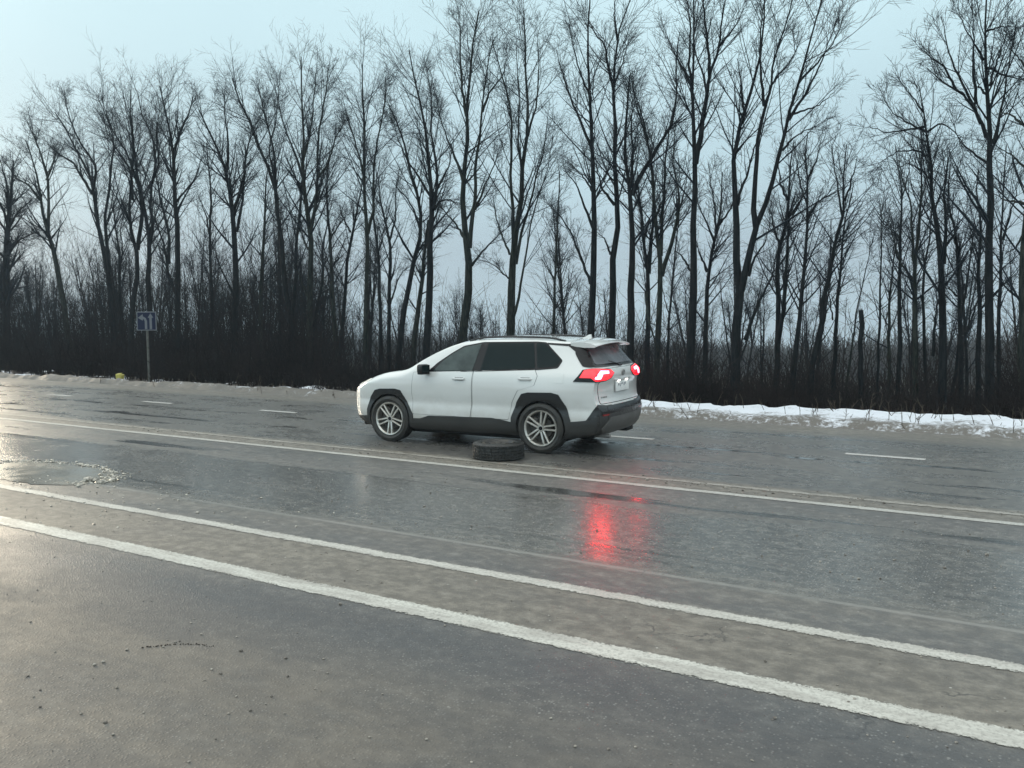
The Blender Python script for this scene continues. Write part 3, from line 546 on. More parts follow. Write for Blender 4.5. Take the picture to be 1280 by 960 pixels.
 (24.3, .9, .45, 'gnarled stem twisting beside the tallest right-hand trunk', [((8, 2.5), (1222, 485), (1224, 410), (1226, 375), (1222, 345), (1225, 300), (1228, 280), (1225, 262), (1221, 245), (1223, 210)), ((3.5, 1.5), (1224, 295), (1212, 275), (1200, 262)), ((3,1.2),(1222,250),(1208,235),(1196,225))]),
 (23, 1.1, .42, 'tallest tree near the right edge, a straight trunk with wide side limbs', [((13.5, 4), (1236, 495), (1237, 380), (1237, 300), (1238, 250), (1237, 200), (1236, 178), (1236, 130), (1235, 105), (1232, 70), (1231, 40), (1234, -15)), ((6, 2), (1233, 172), (1223, 145), (1211, 126), (1195, 112), (1175, 100), (1160, 85)), ((5, 1.5), (1226, 155), (1212, 122), (1198, 95), (1187, 70), (1182, 45), (1176, 20)), ((4, 1.5), (1234, 118), (1224, 108), (1220, 90)), ((5, 1.5), (1220, 130), (1217, 90), (1217, 50), (1214, 0)), ((5, 1.5), (1241, 180), (1250, 145), (1258, 105), (1264, 65), (1268, 40)), ((4, 1.5), (1237, 108), (1246, 78), (1254, 55), (1262, 20)), ((4, 1.5), (1234, 85), (1252, 92), (1268, 98), (1290, 102)), ((3.5, 1.5), (1232, 40), (1250, 34), (1275, 35)), ((4, 1.5), (1195, 112), (1180, 85), (1162, 70), (1150, 60)), ((4,1.5),(1230,75),(1215,50),(1200,20)), ((4,1.5),(1235,205),(1215,190),(1200,175),(1188,150))]),
 (24.8, .9, .35, 'slim tree forking widely, last full trunk before the right edge', [((6.5, 2.2), (1248, 470), (1249, 400), (1251, 340), (1252, 300), (1254, 260), (1256, 210), (1258, 180)), ((4, 1.5), (1253, 300), (1262, 270), (1268, 250), (1275, 225))]),
 (21.5, 1.0, .3, 'thick tree cut by the right edge, its limbs entering from the side', [((12, 5), (1279, 500), (1277, 440), (1277, 380), (1279, 310), (1284, 250), (1290, 150), (1296, 60)), ((5, 2), (1284, 255), (1270, 252), (1256, 250), (1248, 244)), ((5, 1.8), (1289, 165), (1272, 150), (1262, 143), (1245, 143)), ((4, 1.5), (1278, 295), (1268, 310), (1256, 318)), ((4, 1.5), (1292, 110), (1276, 75), (1262, 60)), ((4,1.5),(1286,215),(1270,200),(1258,190),(1246,186))]),
]
for Y, dens, ft, lab, limbs in TREES:
    tree_from_px(limbs, Y, lab, dens*(.80 if limbs[0][1][0] > 850 else 1.12 if limbs[0][1][0] < 470 else .95), ft)
# broken snag
p0 = at_plane_y(1078, 440, 24); p1 = at_plane_y(1076, 388, 24); zg = terrain(p0[0], 24)-.1
K_ = 9; P = np.linspace([p0[0], 24, zg], [p1[0], 24, p1[2]], K_); P[1:-1, :2] += rng.normal(size=(K_-2, 2))*.018
base = P[0].copy(); A = Acc(); rr = np.linspace(.075, .055, K_)*rng.uniform(.9, 1.15, K_); V_, Q_ = tubes((P-base)[None], rr[None], 9); A.add(V_, Q_)
for k in range(6):
    a = k*1.05; c = P[-1]-base; q = c+np.array([math.cos(a), math.sin(a), 0])*.035; rod(A, q-[0, 0, .05], q+[0, 0, rng.uniform(.02, .13)], .018, .003, 4)
o = empty('dead_tree', base); tag(o, 'short broken dead trunk without branches standing in the sky gap', 'dead tree')
link('trunk', A.mesh('snag'), M['bark'], o)
for k in range(3):
    A = Acc(); a = rng.uniform(0, 6); q = P[int((.35+.2*k)*(K_-1))]-base; rod(A, q, q+[math.cos(a)*.2, math.sin(a)*.2, .1], .012, .005, 4); link('branch', A.mesh('snag_branch'), M['bark'], o)

# trees of the second row and deeper: prototypes grown once, then copied
def proto(h, r, stems, dens, crook=.12, spread=.14):
    limbs = []
    K = 7; x = y = 0; pts = []
    dx, dy = rng.uniform(-.05, .05, 2)
    for k in range(K):
        u = k/(K-1); pts.append([x, y, h*u, r*(1-u)**.8+.015]); dx += rng.normal()*crook*.25; dy += rng.normal()*crook*.25; x += dx*h/K; y += dy*h/K
    limbs.append(np.array(pts))
    for s in range(stems):
        i = rng.integers(1, 4); p = np.array(pts[i]); a = rng.uniform(0, 6.28); sp = rng.uniform(.6, 1.3)*spread; hh = h*rng.uniform(.75, 1)-p[2]; l = []
        for k in range(5):
            u = k/4; l.append([p[0]+math.cos(a)*sp*hh*u**.8, p[1]+math.sin(a)*sp*hh*u**.8, p[2]+hh*u, (p[3]*.6)*(1-u)**.8+.012])
        limbs.append(np.array(l))
    return grow(limbs, np.zeros(3), 'wood', dens, .3, twig_r=.0042)
PROTO = [proto(8.5, .075, 2, .6), proto(9.5, .085, 2, .6), proto(7.5, .06, 1, .6, .18), proto(9, .08, 3, .6, .16, .2), proto(6.5, .05, 2, .65, .2, .3), proto(7, .06, 1, .6, .1)]
bgl = 'slender bare tree deep in the wood behind the front row of trunks'
def put_bg(px, Y, k, s):
    d = ray(px, 440); t = Y/d.y; x = d.x*t
    o = empty('tree', (x, Y, terrain(x, Y)-.1), rng.uniform(0, 6.28)); o.scale = (s, s, s*rng.uniform(.9, 1.1)); o.rotation_euler[0] = rng.normal()*.05; o.rotation_euler[1] = rng.normal()*.05
    tag(o, bgl, 'tree', 'slender trees deep in the wood')
    link('trunk', PROTO[k][0], None, o); link('crown', PROTO[k][1], None, o)
for k, (a, b) in enumerate(PROTO): a.materials.append(M['bark']); b.materials.append(M['twig'])
for i in range(112):                                     # left half, denser and darker
    px = rng.uniform(-20, 470); Y = rng.uniform(26.5, 44); put_bg(px, Y, int(rng.integers(0, 6)), rng.uniform(.65, 1.0))
for i in range(22): put_bg(rng.uniform(470, 860), rng.uniform(27, 50), int(rng.integers(0, 6)), rng.uniform(.5, .78))
for i in range(20):
    px = rng.choice([rng.uniform(850, 1035), rng.uniform(1135, 1290)]); put_bg(px, rng.uniform(26.5, 44), int(rng.integers(0, 6)), rng.uniform(.55, .85)*(.7 if 1055 < px < 1130 else 1))

for i in range(14): put_bg(rng.uniform(-230, -15), rng.uniform(23.5, 38), int(rng.integers(0, 6)), rng.uniform(.8, 1.15))

# thicket of saplings and brush under the trees: nobody could count it
def thicket(n, x0f, y0, y1, hmin, hmax, seed_twigs=5, rad=.008):
    Y = rng.uniform(y0, y1, n); px = rng.uniform(-190, 1340, n)
    X = np.array([ray(a, 440).x/ray(a, 440).y for a in px])*Y
    Z = np.array([terrain(a, b) for a, b in zip(X, Y)])
    hh = (hmin+(hmax*1.12-hmin)*rng.random(n)**2.2)*(1+.35*np.sin(X*.8)+.2*np.sin(X*2.3+1)); hh *= np.where(px < 420, 1.6 if y0 > 22 else 1.2, np.where((px > 880) & (px < 1135), .50, .72))
    K = 4; P = np.zeros((n, K, 3)); P[:, 0] = np.stack([X, Y, Z], 1)
    d = unit(np.stack([rng.normal(size=n)*.22, rng.normal(size=n)*.22, np.ones(n)], 1))
    for k in range(1, K): P[:, k] = P[:, k-1]+d*(hh/(K-1))[:, None]; d = unit(d+rng.normal(size=(n, 3))*.09)
    Rr = np.linspace(1, .45, K)[None]*rad*rng.uniform(.6, 1.7, (n, 1))
    return P, Rr
A = Acc()
for (n, y0, y1, h0, h1, rad) in ((4600, 19.3, 22.5, .6, 1.9, .006), (6500, 22.5, 28, .9, 3.3, .007), (5200, 28, 40, 1.6, 5.2, .012)):
    P, Rr = thicket(n, 0, y0, y1, h0, h1, rad=rad); V_, Q_ = tubes(P, Rr, 3); A.add(V_, Q_)
    S = spawn(P, Rr, 5, .08, .42, (25, 65), .3, 3, rmin=.0045, rf=.75, lmin=.2); V_, Q_ = tubes(S[0], S[1], 3); A.add(V_, Q_)
tag(link('thicket', A.mesh('thicket'), M['brush']), 'dense dark brushwood and saplings filling the foot of the wood', 'thicket', None, 'stuff')
# low brush at the foot (grass, bramble): short and very dense, closes the bottom of the thicket
A = Acc()
for (n, y0, y1, h0, h1) in ((9000, 18.7, 21.5, .25, .8), (7000, 21.5, 27, .6, 1.3)):
    P, Rr = thicket(n, 0, y0, y1, h0, h1, rad=.012)
    wv = 1/(1+np.exp((P[:, 0, 0]+9.2))); P[:, :, 1] -= (wv*np.clip(21.5-P[:, 0, 1], 0, 3)*.55)[:, None]
    S = spawn(P, Rr, 3, .0, .6, (30, 70), .1, 3, rmin=.006, rf=.8, lmin=.12)
    V_, Q_ = tubes(P, Rr, 3); A.add(V_, Q_); V_, Q_ = tubes(S[0], S[1], 3); A.add(V_, Q_)
tag(link('undergrowth', A.mesh('undergrowth'), M['brush']), 'low dark bramble and dead grass along the back of the snow', 'undergrowth', None, 'stuff')
# dry weeds poking through the snow
n = 290; X = np.concatenate([rng.uniform(-8.5, 2, 170), rng.uniform(-40, -8.5, 120)]); Y = rng.uniform(15.9, 18.9, n); Y[170:] = rng.uniform(15.8, 16.7, 120)
cl = rng.random(n) < .6; X[cl] = X[(rng.integers(0, 25, cl.sum()))*9]+rng.normal(size=cl.sum())*.18
P = np.zeros((n, 4, 3)); P[:, 0] = np.stack([X, Y, np.full(n, -.03)], 1); d = unit(np.stack([rng.normal(size=n)*.35, rng.normal(size=n)*.3, np.ones(n)], 1)); hh = rng.uniform(.12, .5, n)
for k in range(1, 4): P[:, k] = P[:, k-1]+d*(hh/3)[:, None]; d = unit(d+rng.normal(size=(n, 3))*.15)
Rr = np.tile(np.array([.008, .007, .005, .003]), (n, 1)); S = spawn(P, Rr, 3, .3, .4, (20, 50), .1, 3, rmin=.002, rf=.8, lmin=.05)
A = Acc(); V_, Q_ = tubes(P, Rr, 3); A.add(V_, Q_); V_, Q_ = tubes(S[0], S[1], 3); A.add(V_, Q_)
tag(link('dry_weeds', A.mesh('dry_weeds'), M['weed']), 'thin dry weed stalks poking out of the snow', 'weeds', None, 'stuff')
# far wood on the falling ground, seen between the trunks
n = 9000; Y = rng.uniform(95, 330, n); px = rng.uniform(-40, 1320, n); X = np.array([ray(a, 440).x/ray(a, 440).y for a in px])*Y
Z = np.array([terrain(a, b) for a, b in zip(X, Y)])
hh = 3.4+.010*Y+1.0*np.sin(X*.05+1)+rng.normal(size=n)*.7; P = np.zeros((n, 3, 3)); P[:, 0] = np.stack([X, Y, Z], 1)
P[:, 1] = P[:, 0]+np.stack([rng.normal(size=n)*.3, rng.normal(size=n)*.3, hh*.55], 1); P[:, 2] = P[:, 1]+np.stack([rng.normal(size=n)*.4, rng.normal(size=n)*.4, hh*.45], 1)
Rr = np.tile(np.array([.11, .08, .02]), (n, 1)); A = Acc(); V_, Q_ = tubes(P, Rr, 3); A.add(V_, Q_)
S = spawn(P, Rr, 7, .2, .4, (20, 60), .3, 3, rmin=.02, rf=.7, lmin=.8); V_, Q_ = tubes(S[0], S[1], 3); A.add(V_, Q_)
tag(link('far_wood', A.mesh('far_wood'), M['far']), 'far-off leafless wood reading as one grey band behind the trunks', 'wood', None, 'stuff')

# ------------------------------------------------------------------ road sign, litter, far lamps
sx_, sy_ = -23.95, 17.35
sg = empty('road_sign', (sx_, sy_, 0), R(38)); tag(sg, 'square blue lane-direction sign with two white arrows on a thin pole at the verge', 'road sign')
bm = bmesh.new(); bm_cyl(bm, (0, .03, -.3), (0, .03, 2.1), .035, n=12); bm_obj('pole', bm, M['pole'], sg)
bm = bmesh.new(); bm_box(bm, (0, 0, 1.88), (.60, .02, .60), bev=.009); bm_obj('panel', bm, M['sign_white'], sg)
bm = bmesh.new(); bm_box(bm, (0, -.013, 1.88), (.54, .006, .54)); bm_obj('face', bm, M['sign_blue'], sg)
def flat(poly, y, t=.004):
    bm = bmesh.new(); a = [bm.verts.new((x, y, z)) for x, z in poly]; f = bm.faces.new(a)
    r = bmesh.ops.extrude_face_region(bm, geom=[f]); bmesh.ops.translate(bm, verts=[e for e in r['geom'] if isinstance(e, bmesh.types.BMVert)], vec=(0, -t, 0)); return bm
z0 = 1.595
K9 = .9
bm = flat([(x*K9, 1.88+(z-1.88)*K9) for x, z in [(.10, z0), (.18, z0), (.18, z0+.40), (.235, z0+.40), (.14, z0+.56), (.045, z0+.40), (.10, z0+.40)]], -.018); bm_obj('arrow', bm, M['sign_white'], sg)
bm = flat([(x*K9, 1.88+(z-1.88)*K9) for x, z in [(-.06, z0), (.02, z0), (.02, z0+.28), (-.02, z0+.39), (-.12, z0+.455), (-.12, z0+.53), (-.29, z0+.40), (-.12, z0+.30), (-.12, z0+.365), (-.08, z0+.335), (-.06, z0+.28)]], -.018); bm_obj('arrow', bm, M['sign_white'], sg)

bm = bmesh.new(); bm_box(bm, (0, 0, .10), (.22, .13, .17), Euler((.1, .08, .3)), .02)
for v in bm.verts: v.co += Vector((fbm(v.co.x*6, v.co.z*6, 1), 0, fbm(v.co.z*5, v.co.y*5, 1)))*.03
bm_box(bm, (-.02, -.01, .19), (.17, .10, .025), Euler((.25, -.1, .3)), .008)
o = bm_obj('yellow_carton', bm, M['yellow'], None, loc=(-24.55, 16.75, .03)); tag(o, 'small crumpled yellow carton lying on the snow left of the road sign', 'litter')
for px, py, Y, lab in ((297, 430, 62, 'bright far street lamp glowing low between the trunks'), (228, 420, 75, 'faint far lamp, left of the dim pair right of the sign'), (237, 418, 78, 'faint far lamp, right of the dim pair right of the sign')):
    p = at_plane_y(px, py, Y); zg = terrain(p[0], Y)
    o = empty('street_lamp', (p[0], Y, zg)); tag(o, lab, 'street lamp')
    A = Acc(); hgt = p[2]-zg; rod(A, [0, 0, 0], [0, 0, hgt+.15], .07, .05, 8); rod(A, [0, 0, hgt+.15], [.0, -.5, hgt+.12], .04, .04, 6); link('pole', A.mesh('lamp_pole'), M['pole'], o)
    bm = bmesh.new(); rr_ = .16 if px == 297 else .11; bmesh.ops.create_uvsphere(bm, u_segments=12, v_segments=8, radius=rr_); bmesh.ops.translate(bm, verts=bm.verts, vec=(0, -.5, hgt)); bm_obj('lamp', bm, M['lamp_far'], o)

# ------------------------------------------------------------------ puddle, slush, gravel on the road
def blob_outline(cx, cy, rx, ry, n=64, s=1.3, amp=.22):
    return [(cx+rx*math.cos(a)*(1+amp*fbm(math.cos(a)*2+cx, math.sin(a)*2, s)), cy+ry*math.sin(a)*(1+amp*fbm(math.cos(a)*2+7, math.sin(a)*2+cy, s))) for a in [2*math.pi*k/n for k in range(n)]]
pts = blob_outline(-10.9, 6.25, 1.25, .55)
V = [(-10.9, 6.25, .005)]+[(x, y, .005) for x, y in pts]; Fc = [(0, i+1, (i+1) % len(pts)+1) for i in range(len(pts))]
tag(link('puddle', pymesh('puddle', V, Fc, False), M['puddle']), kind='structure')
def clumps(name, spots, m, zsq=.6):
    bm = bmesh.new()
    for x, y, s in spots:
        r = bmesh.ops.create_icosphere(bm, subdivisions=1, radius=s); 
        q = Euler((rng.uniform(0, 6), rng.uniform(0, 6), rng.uniform(0, 6))).to_matrix()
        for v in r['verts']: v.co = q @ Vector((v.co.x*rng.uniform(.7, 1.3), v.co.y*rng.uniform(.7, 1.2), v.co.z)); v.co.z *= zsq
        bmesh.ops.translate(bm, verts=r['verts'], vec=(x, y, s*zsq*.6))
    me = bpy.data.meshes.new(name); bm.to_mesh(me); bm.free(); return link(name, me, m)
sp = []
for i in range(520):
    a = rng.uniform(-.5, 3.4); k = 1+rng.normal()*.07; sp.append((-10.9+1.3*k*math.cos(a), 6.25+.6*k*math.sin(a)+rng.normal()*.02, abs(rng.normal())*.010+.004))
for i in range(22): sp.append((-9.62+rng.normal()*.14, 6.33+rng.normal()*.07, abs(rng.normal())*.022+.008))
for i in range(170): sp.append((-9.5+rng.normal()*1.6, 5.7+rng.normal()*.45, abs(rng.normal())*.007+.004))
tag(clumps('slush', sp, M['slush'], .55), 'lumpy grey-white slush rimming the puddle at the left', 'slush', None, 'stuff')
sp = []
for i in range(900):
    y = rng.uniform(1.2, 5.4); x = rng.uniform(-9, 1.5); sp.append((x, y, abs(rng.normal())*.0035+.002))
for i in range(70): sp.append((rng.uniform(-6.5, -.6), rng.uniform(1.3, 3.6), rng.uniform(.006, .013)))
for i in range(500): sp.append((rng.uniform(-14, 2), 9.62+rng.normal()*.12, abs(rng.normal())*.006+.003))
for i in range(500): sp.append((rng.uniform(-10, 2), rng.uniform(6.2, 8.9), abs(rng.normal())*.0045+.003))
tag(clumps('gravel', sp, M['stone']), 'loose gravel and grit scattered over the wet road', 'gravel', None, 'stuff')
# curved ridge of mud
sp = []
for k in range(46):
    u = k/45; sp.append((-4.52+.36*u+rng.normal()*.006, 3.16+.22*u+.06*math.sin(u*3.1)+rng.normal()*.006, .003+.0045*rng.random()*(1.2-u)))
o = clumps('mud_clod', sp, M['soil'], .6); tag(o, 'thin broken curve of dark mud on the near lane, lower left', 'mud')
# ------------------------------------------------------------------ spare tyre on the road
def tyre_profile(ro, ri, wd):
    h = wd/2; p = [(ri, -h*.72), (ri+.012, -h*.86), (ri+.05, -h*1.0), (ro-.055, -h*1.02), (ro-.022, -h*.93), (ro-.006, -h*.80)]
    for k in range(5):
        a = -h*.72+k*(1.44*h/4)
        p += [(ro, a-.14*h), (ro, a+.10*h)]
        if k < 4: p += [(ro-.009, a+.12*h), (ro-.009, a+.22*h)]
    p += [(ro-.006, h*.80), (ro-.022, h*.93), (ro-.055, h*1.02), (ri+.05, h*1.0), (ri+.012, h*.86), (ri, h*.72), (ri-.004, 0), (ri, -h*.72)]
    return p
def clean_sorted(p): return p
st = empty('spare_wheel', (-6.32, 10.12, 0), .3); tag(st, 'wheel with a worn black tyre lying flat on the wet road beside the white SUV', 'wheel')
V, Fc = lathe(tyre_profile(.365, .225, .225), 144, 'Z'); kk = len(tyre_profile(.365, .225, .225)); V2 = []
for i, (x, y, z) in enumerate(V):
    r_ = math.hypot(x, y); seg = (i//kk) % 3
    f_ = (r_-.009)/r_ if (seg == 0 and r_ > .335 and (abs(z) > .05 or (i//kk) % 6 == 0)) else 1
    V2.append((x*f_, y*f_, z+.118))
V = V2
link('tyre', pymesh('spare_tyre', V, Fc, True, 40), M['tyre_wet'], st)
A = bmesh.new(); K_ = 72
bm = bmesh.new(); pr = [(.229, .20), (.222, .228), (.205, .222), (.185, .196), (.17, .190), (.13, .214), (.095, .212), (.062, .196), (.035, .194)]
V, Fc = lathe(pr, 60, 'Z'); me_v = [bm.verts.new(v) for v in V]
for f in Fc:
    c = sum((Vector(V[i]) for i in f), Vector())/4; r = math.hypot(c.x, c.y); a = math.atan2(c.y, c.x)
    if .125 < r < .172 and (a*12/(2*math.pi)) % 1 < .5: continue           # vent holes
    if .06 < r < .095 and (a*5/(2*math.pi)) % 1 < .16: continue            # bolt holes
    bm.faces.new([me_v[i] for i in f])
bm_obj('rim', bm, M['steel'], st)
bm = bmesh.new(); bm_cyl(bm, (0, 0, .05), (0, 0, .10), .222, n=40); bm_obj('wheel_disc', bm, M['under'], st)

# ------------------------------------------------------------------ the white SUV
CX, CY, CA = -6.02, 11.62, 0.0423
car = empty('parked_car', (CX-3.615*math.cos(CA), CY-3.615*math.sin(CA), 0), CA)
tag(car, 'white SUV with black arch cladding and glowing red tail lamps on the wet road', 'car')
def ip(x, tab):
    if x <= tab[0][0]: return tab[0][1]
    for (a, b), (c, d) in zip(tab, tab[1:]):
        if x <= c: return b+(d-b)*(x-a)/(c-a)
    return tab[-1][1]
def smooth_ip(x, tab, r=.04): return sum(ip(x+k*r/2, tab) for k in (-2, -1, 0, 1, 2))/5
WZ = [(.20, .80), (.27, .865), (.34, .895), (.45, .905), (.56, .897), (.66, .878), (.80, .902), (.92, .913), (1.02, .908), (1.10, .893), (1.17, .868), (1.24, .835), (1.57, .692), (1.62, .655), (1.66, .60), (1.75, .5)]
XF = [(.15, .40), (.22, .22), (.34, .06), (.50, .02), (.70, .0), (.82, .03), (.92, .09), (.98, .17), (1.10, .30)]
XR = [(.20, 4.34), (.28, 4.44), (.36, 4.52), (.48, 4.57), (.66, 4.575), (.71, 4.56), (.75, 4.51), (.90, 4.49), (1.02, 4.50), (1.10, 4.53), (1.20, 4.52), (1.25, 4.47), (1.30, 4.42), (1.55, 4.24), (1.66, 4.18)]
ZS = [(0, .90), (.12, .93), (.25, .975), (.45, 1.03), (.75, 1.085), (1.15, 1.135), (1.28, 1.17), (1.45, 1.27), (1.7, 1.405), (1.95, 1.515), (2.15, 1.575), (2.4, 1.61), (2.8, 1.63), (3.4, 1.632), (3.9, 1.61), (4.6, 1.56)]
ZC = [(0, .93), (.12, .965), (.25, 1.005), (.45, 1.055), (.75, 1.105), (1.1, 1.15), (1.2, 1.20), (1.4, 1.32), (1.65, 1.45), (1.9, 1.56), (2.1, 1.625), (2.4, 1.665), (2.8, 1.685), (3.3, 1.685), (3.9, 1.655), (4.6, 1.60)]
PX = [(0, .80), (.08, .86), (.2, .925), (.4, .975), (.65, 1), (4.0, 1), (4.3, .985), (4.45, .965), (4.6, .93)]
ZB = [(0, .26), (.3, .20), (.6, .20), (4.0, .22), (4.4, .27), (4.6, .30)]
BF, BR = .13, .07
def half_w(X, z):
    w_ = ip(z, WZ)*smooth_ip(X, PX, .08)
    if z > 1.15: w_ *= 1-.06*min(1, max(0, (X-3.0)/1.6))*min(1, (z-1.15)/.3)
    w_ += .018*math.exp(-((X-3.62)/.42)**2-((z-.86)/.16)**2)+.014*math.exp(-((X-.93)/.42)**2-((z-.86)/.16)**2)
    return w_
def section(X):
    zb = smooth_ip(X, ZB); zs = smooth_ip(X, ZS, .06); zc = max(zs+.012, smooth_ip(X, ZC, .06)); pts = []
    wb = half_w(X, zb+.03)-.03
    for k in range(4): pts.append((wb*k/4, zb))
    NS = 40; hood = 1-min(1, max(0, (X-1.0)/.5))
    for k in range(NS+1):
        u = k/NS; z = zb+.004+(zs-zb-.004)*u; w_ = half_w(X, z)
        e = max(0, (z-(zs-.11))/.11); w_ -= (.085*hood+.012)*e*e
        b = max(0, 1-(z-zb)/.05); w_ -= .03*b*b
        pts.append((w_, z))
    w0, z0 = pts[-1]
    for k in range(1, 13):
        u = k/12; pts.append((w0*(1-u), z0+(zc-z0)*(1-(1-u)**(2.0+.6*hood))))
    return pts
NSx = 110; Xs = [4.6*i/NSx for i in range(NSx+1)]
def warp(X, z, bulge=0, fb=0):
    x = X
    if X < .9: x = X+(ip(z, XF)+BF)*(1-X/.9)**1.3
    if X > 3.7: x = X-(4.6-(smooth_ip(z, XR, .03)-BR))*((X-3.7)/.9)**1.6
    return x
V = []; Fc = []; rings = []
for X in Xs:
    s = section(X); right = [(warp(X, z), y, z) for y, z in s]; left = [(a, -b, c) for a, b, c in reversed(right[1:-1])]
    ring = right+left; rings.append(len(ring)); V += ring
nr = rings[0]; half = len(section(0))
for i in range(NSx):
    for k in range(nr): Fc.append((i*nr+k, i*nr+(k+1) % nr, (i+1)*nr+(k+1) % nr, (i+1)*nr+k))
def cap(i, sgn, Bg):
    global V, Fc
    NC = 14; base = i*nr; rows = []
    for k in range(half):
        p = V[base+k]; q = V[base+(nr-k) % nr]
        row = []
        for c in range(NC+1):
            u = c/NC
            if c == 0: row.append(base+k)
            elif c == NC: row.append(base+(nr-k) % nr)
            else:
                y = p[1]+(q[1]-p[1])*u; r = 0 if abs(p[1]) < 1e-6 else abs(y/p[1]); full = min(1, abs(p[1])/.45)
                V.append((p[0]+sgn*Bg*(1-r**2.6)*full, y, p[2])); row.append(len(V)-1)
        rows.append(row)
    for a, b in zip(rows, rows[1:]):
        for c in range(NC):
            f = (a[c], a[c+1], b[c+1], b[c]); Fc.append(f if sgn > 0 else f[::-1])
cap(0, -1, BF); cap(NSx, 1, BR)
bm = bmesh.new(); vs = [bm.verts.new(v) for v in V]
for f in Fc:
    if len(set(f)) == 4:
        try: bm.faces.new([vs[i] for i in f])
        except ValueError: pass
bmesh.ops.remove_doubles(bm, verts=bm.verts, dist=.0008); bmesh.ops.recalc_face_normals(bm, faces=bm.faces)
BVH = BVHTree.FromBMesh(bm)
me = bpy.data.meshes.new('car_body'); bm.to_mesh(me); bm.free(); me.shade_smooth(); me.set_sharp_from_angle(angle=R(50))
body = link('body', me, [M['white'], M['under']], car)
# wheel wells
WH = [(.925, -1), (.925, 1), (3.615, -1), (3.615, 1)]
bmw = bmesh.new()
for x, s in WH: bm_cyl(bmw, (x, s*.56, .37), (x, s*1.2, .37), .405, n=64)
mw = bpy.data.meshes.new('wells'); bmw.to_mesh(mw); bmw.free(); mw.materials.append(M['white']); mw.materials.append(M['under'])
for p in mw.polygons: p.material_index = 1
cut = bpy.data.objects.new('wells', mw); COL.objects.link(cut); cut.parent = car
md = body.modifiers.new('b', 'BOOLEAN'); md.object = cut; md.operation = 'DIFFERENCE'; md.solver = 'EXACT'
try: md.material_mode = 'TRANSFER'
except Exception: pass
bpy.context.view_layer.update()
dg = bpy.context.evaluated_depsgraph_get(); ev = bpy.data.meshes.new_from_object(body.evaluated_get(dg)); body.modifiers.clear(); body.data = ev
bpy.data.objects.remove(cut)
# the flat floor and well linings are underbody
for p in body.data.polygons:
    c = p.center
    if c.z < .26: p.material_index = 1
    for x, s in WH:
        if math.hypot(c.x-x, c.z-.37) < .41 and abs(c.y) < .86 and (abs(c.y) < .58 or math.hypot(c.x-x, c.z-.37) > .38): p.material_index = 1

def rnd(poly, r, n=5):
    out_ = []; m = len(poly)
    for i in range(m):
        p = Vector(poly[i][:2]); rr = poly[i][2] if len(poly[i]) > 2 else r; a = Vector(poly[i-1][:2]); b = Vector(poly[(i+1) % m][:2])
        da = a-p; db = b-p; rr = min(rr, da.length*.45, db.length*.45)
        if rr < 1e-4: out_.append(tuple(p)); continue
        pa = p+da.normalized()*rr; pb = p+db.normalized()*rr
        for k in range(n+1):
            t = k/n; out_.append(tuple(pa*(1-t)**2+p*2*t*(1-t)+pb*t*t))
    return out_
def dens(poly, st):
    out_ = []
    for i in range(len(poly)):
        a = Vector(poly[i]); b = Vector(poly[(i+1) % len(poly)]); n = max(1, int((b-a).length/st))
        out_ += [tuple(a+(b-a)*k/n) for k in range(n)]
    return out_
def inside(p, poly):
    x, y = p; c = False; j = len(poly)-1
    for i in range(len(poly)):
        xi, yi = poly[i]; xj, yj = poly[j]
        if (yi > y) != (yj > y) and x < (xj-xi)*(y-yi)/(yj-yi)+xi: c = not c
        j = i
    return c
SQ = math.sqrt(2)
def cs(x, y, z): return ((x-y)/SQ, z)          # a point near the rear corner, given as x, |y|, z
def cast(u, v, axis):
    if axis == 'L': o_, d_ = Vector((u, -3, v)), Vector((0, 1, 0))
    elif axis == 'R': o_, d_ = Vector((u, 3, v)), Vector((0, -1, 0))
    elif axis == 'B': o_, d_ = Vector((7, u, v)), Vector((-1, 0, 0))
    elif axis == 'CL': o_, d_ = Vector((u/SQ+3, u/SQ-3, v)), Vector((-1, 1, 0)).normalized()
    elif axis == 'FL': o_, d_ = Vector((u/SQ-3, -u/SQ-3, v)), Vector((1, 1, 0)).normalized()
    elif axis == 'FR': o_, d_ = Vector((u/SQ-3, u/SQ+3, v)), Vector((1, -1, 0)).normalized()
    elif axis == 'CR': o_, d_ = Vector((u/SQ+3, -u/SQ+3, v)), Vector((-1, -1, 0)).normalized()
    elif axis == 'F': o_, d_ = Vector((-3, u, v)), Vector((1, 0, 0))
    elif axis == 'T': o_, d_ = Vector((u, v, 4)), Vector((0, 0, -1))
    h = BVH.ray_cast(o_, d_); return h[0], h[1], d_
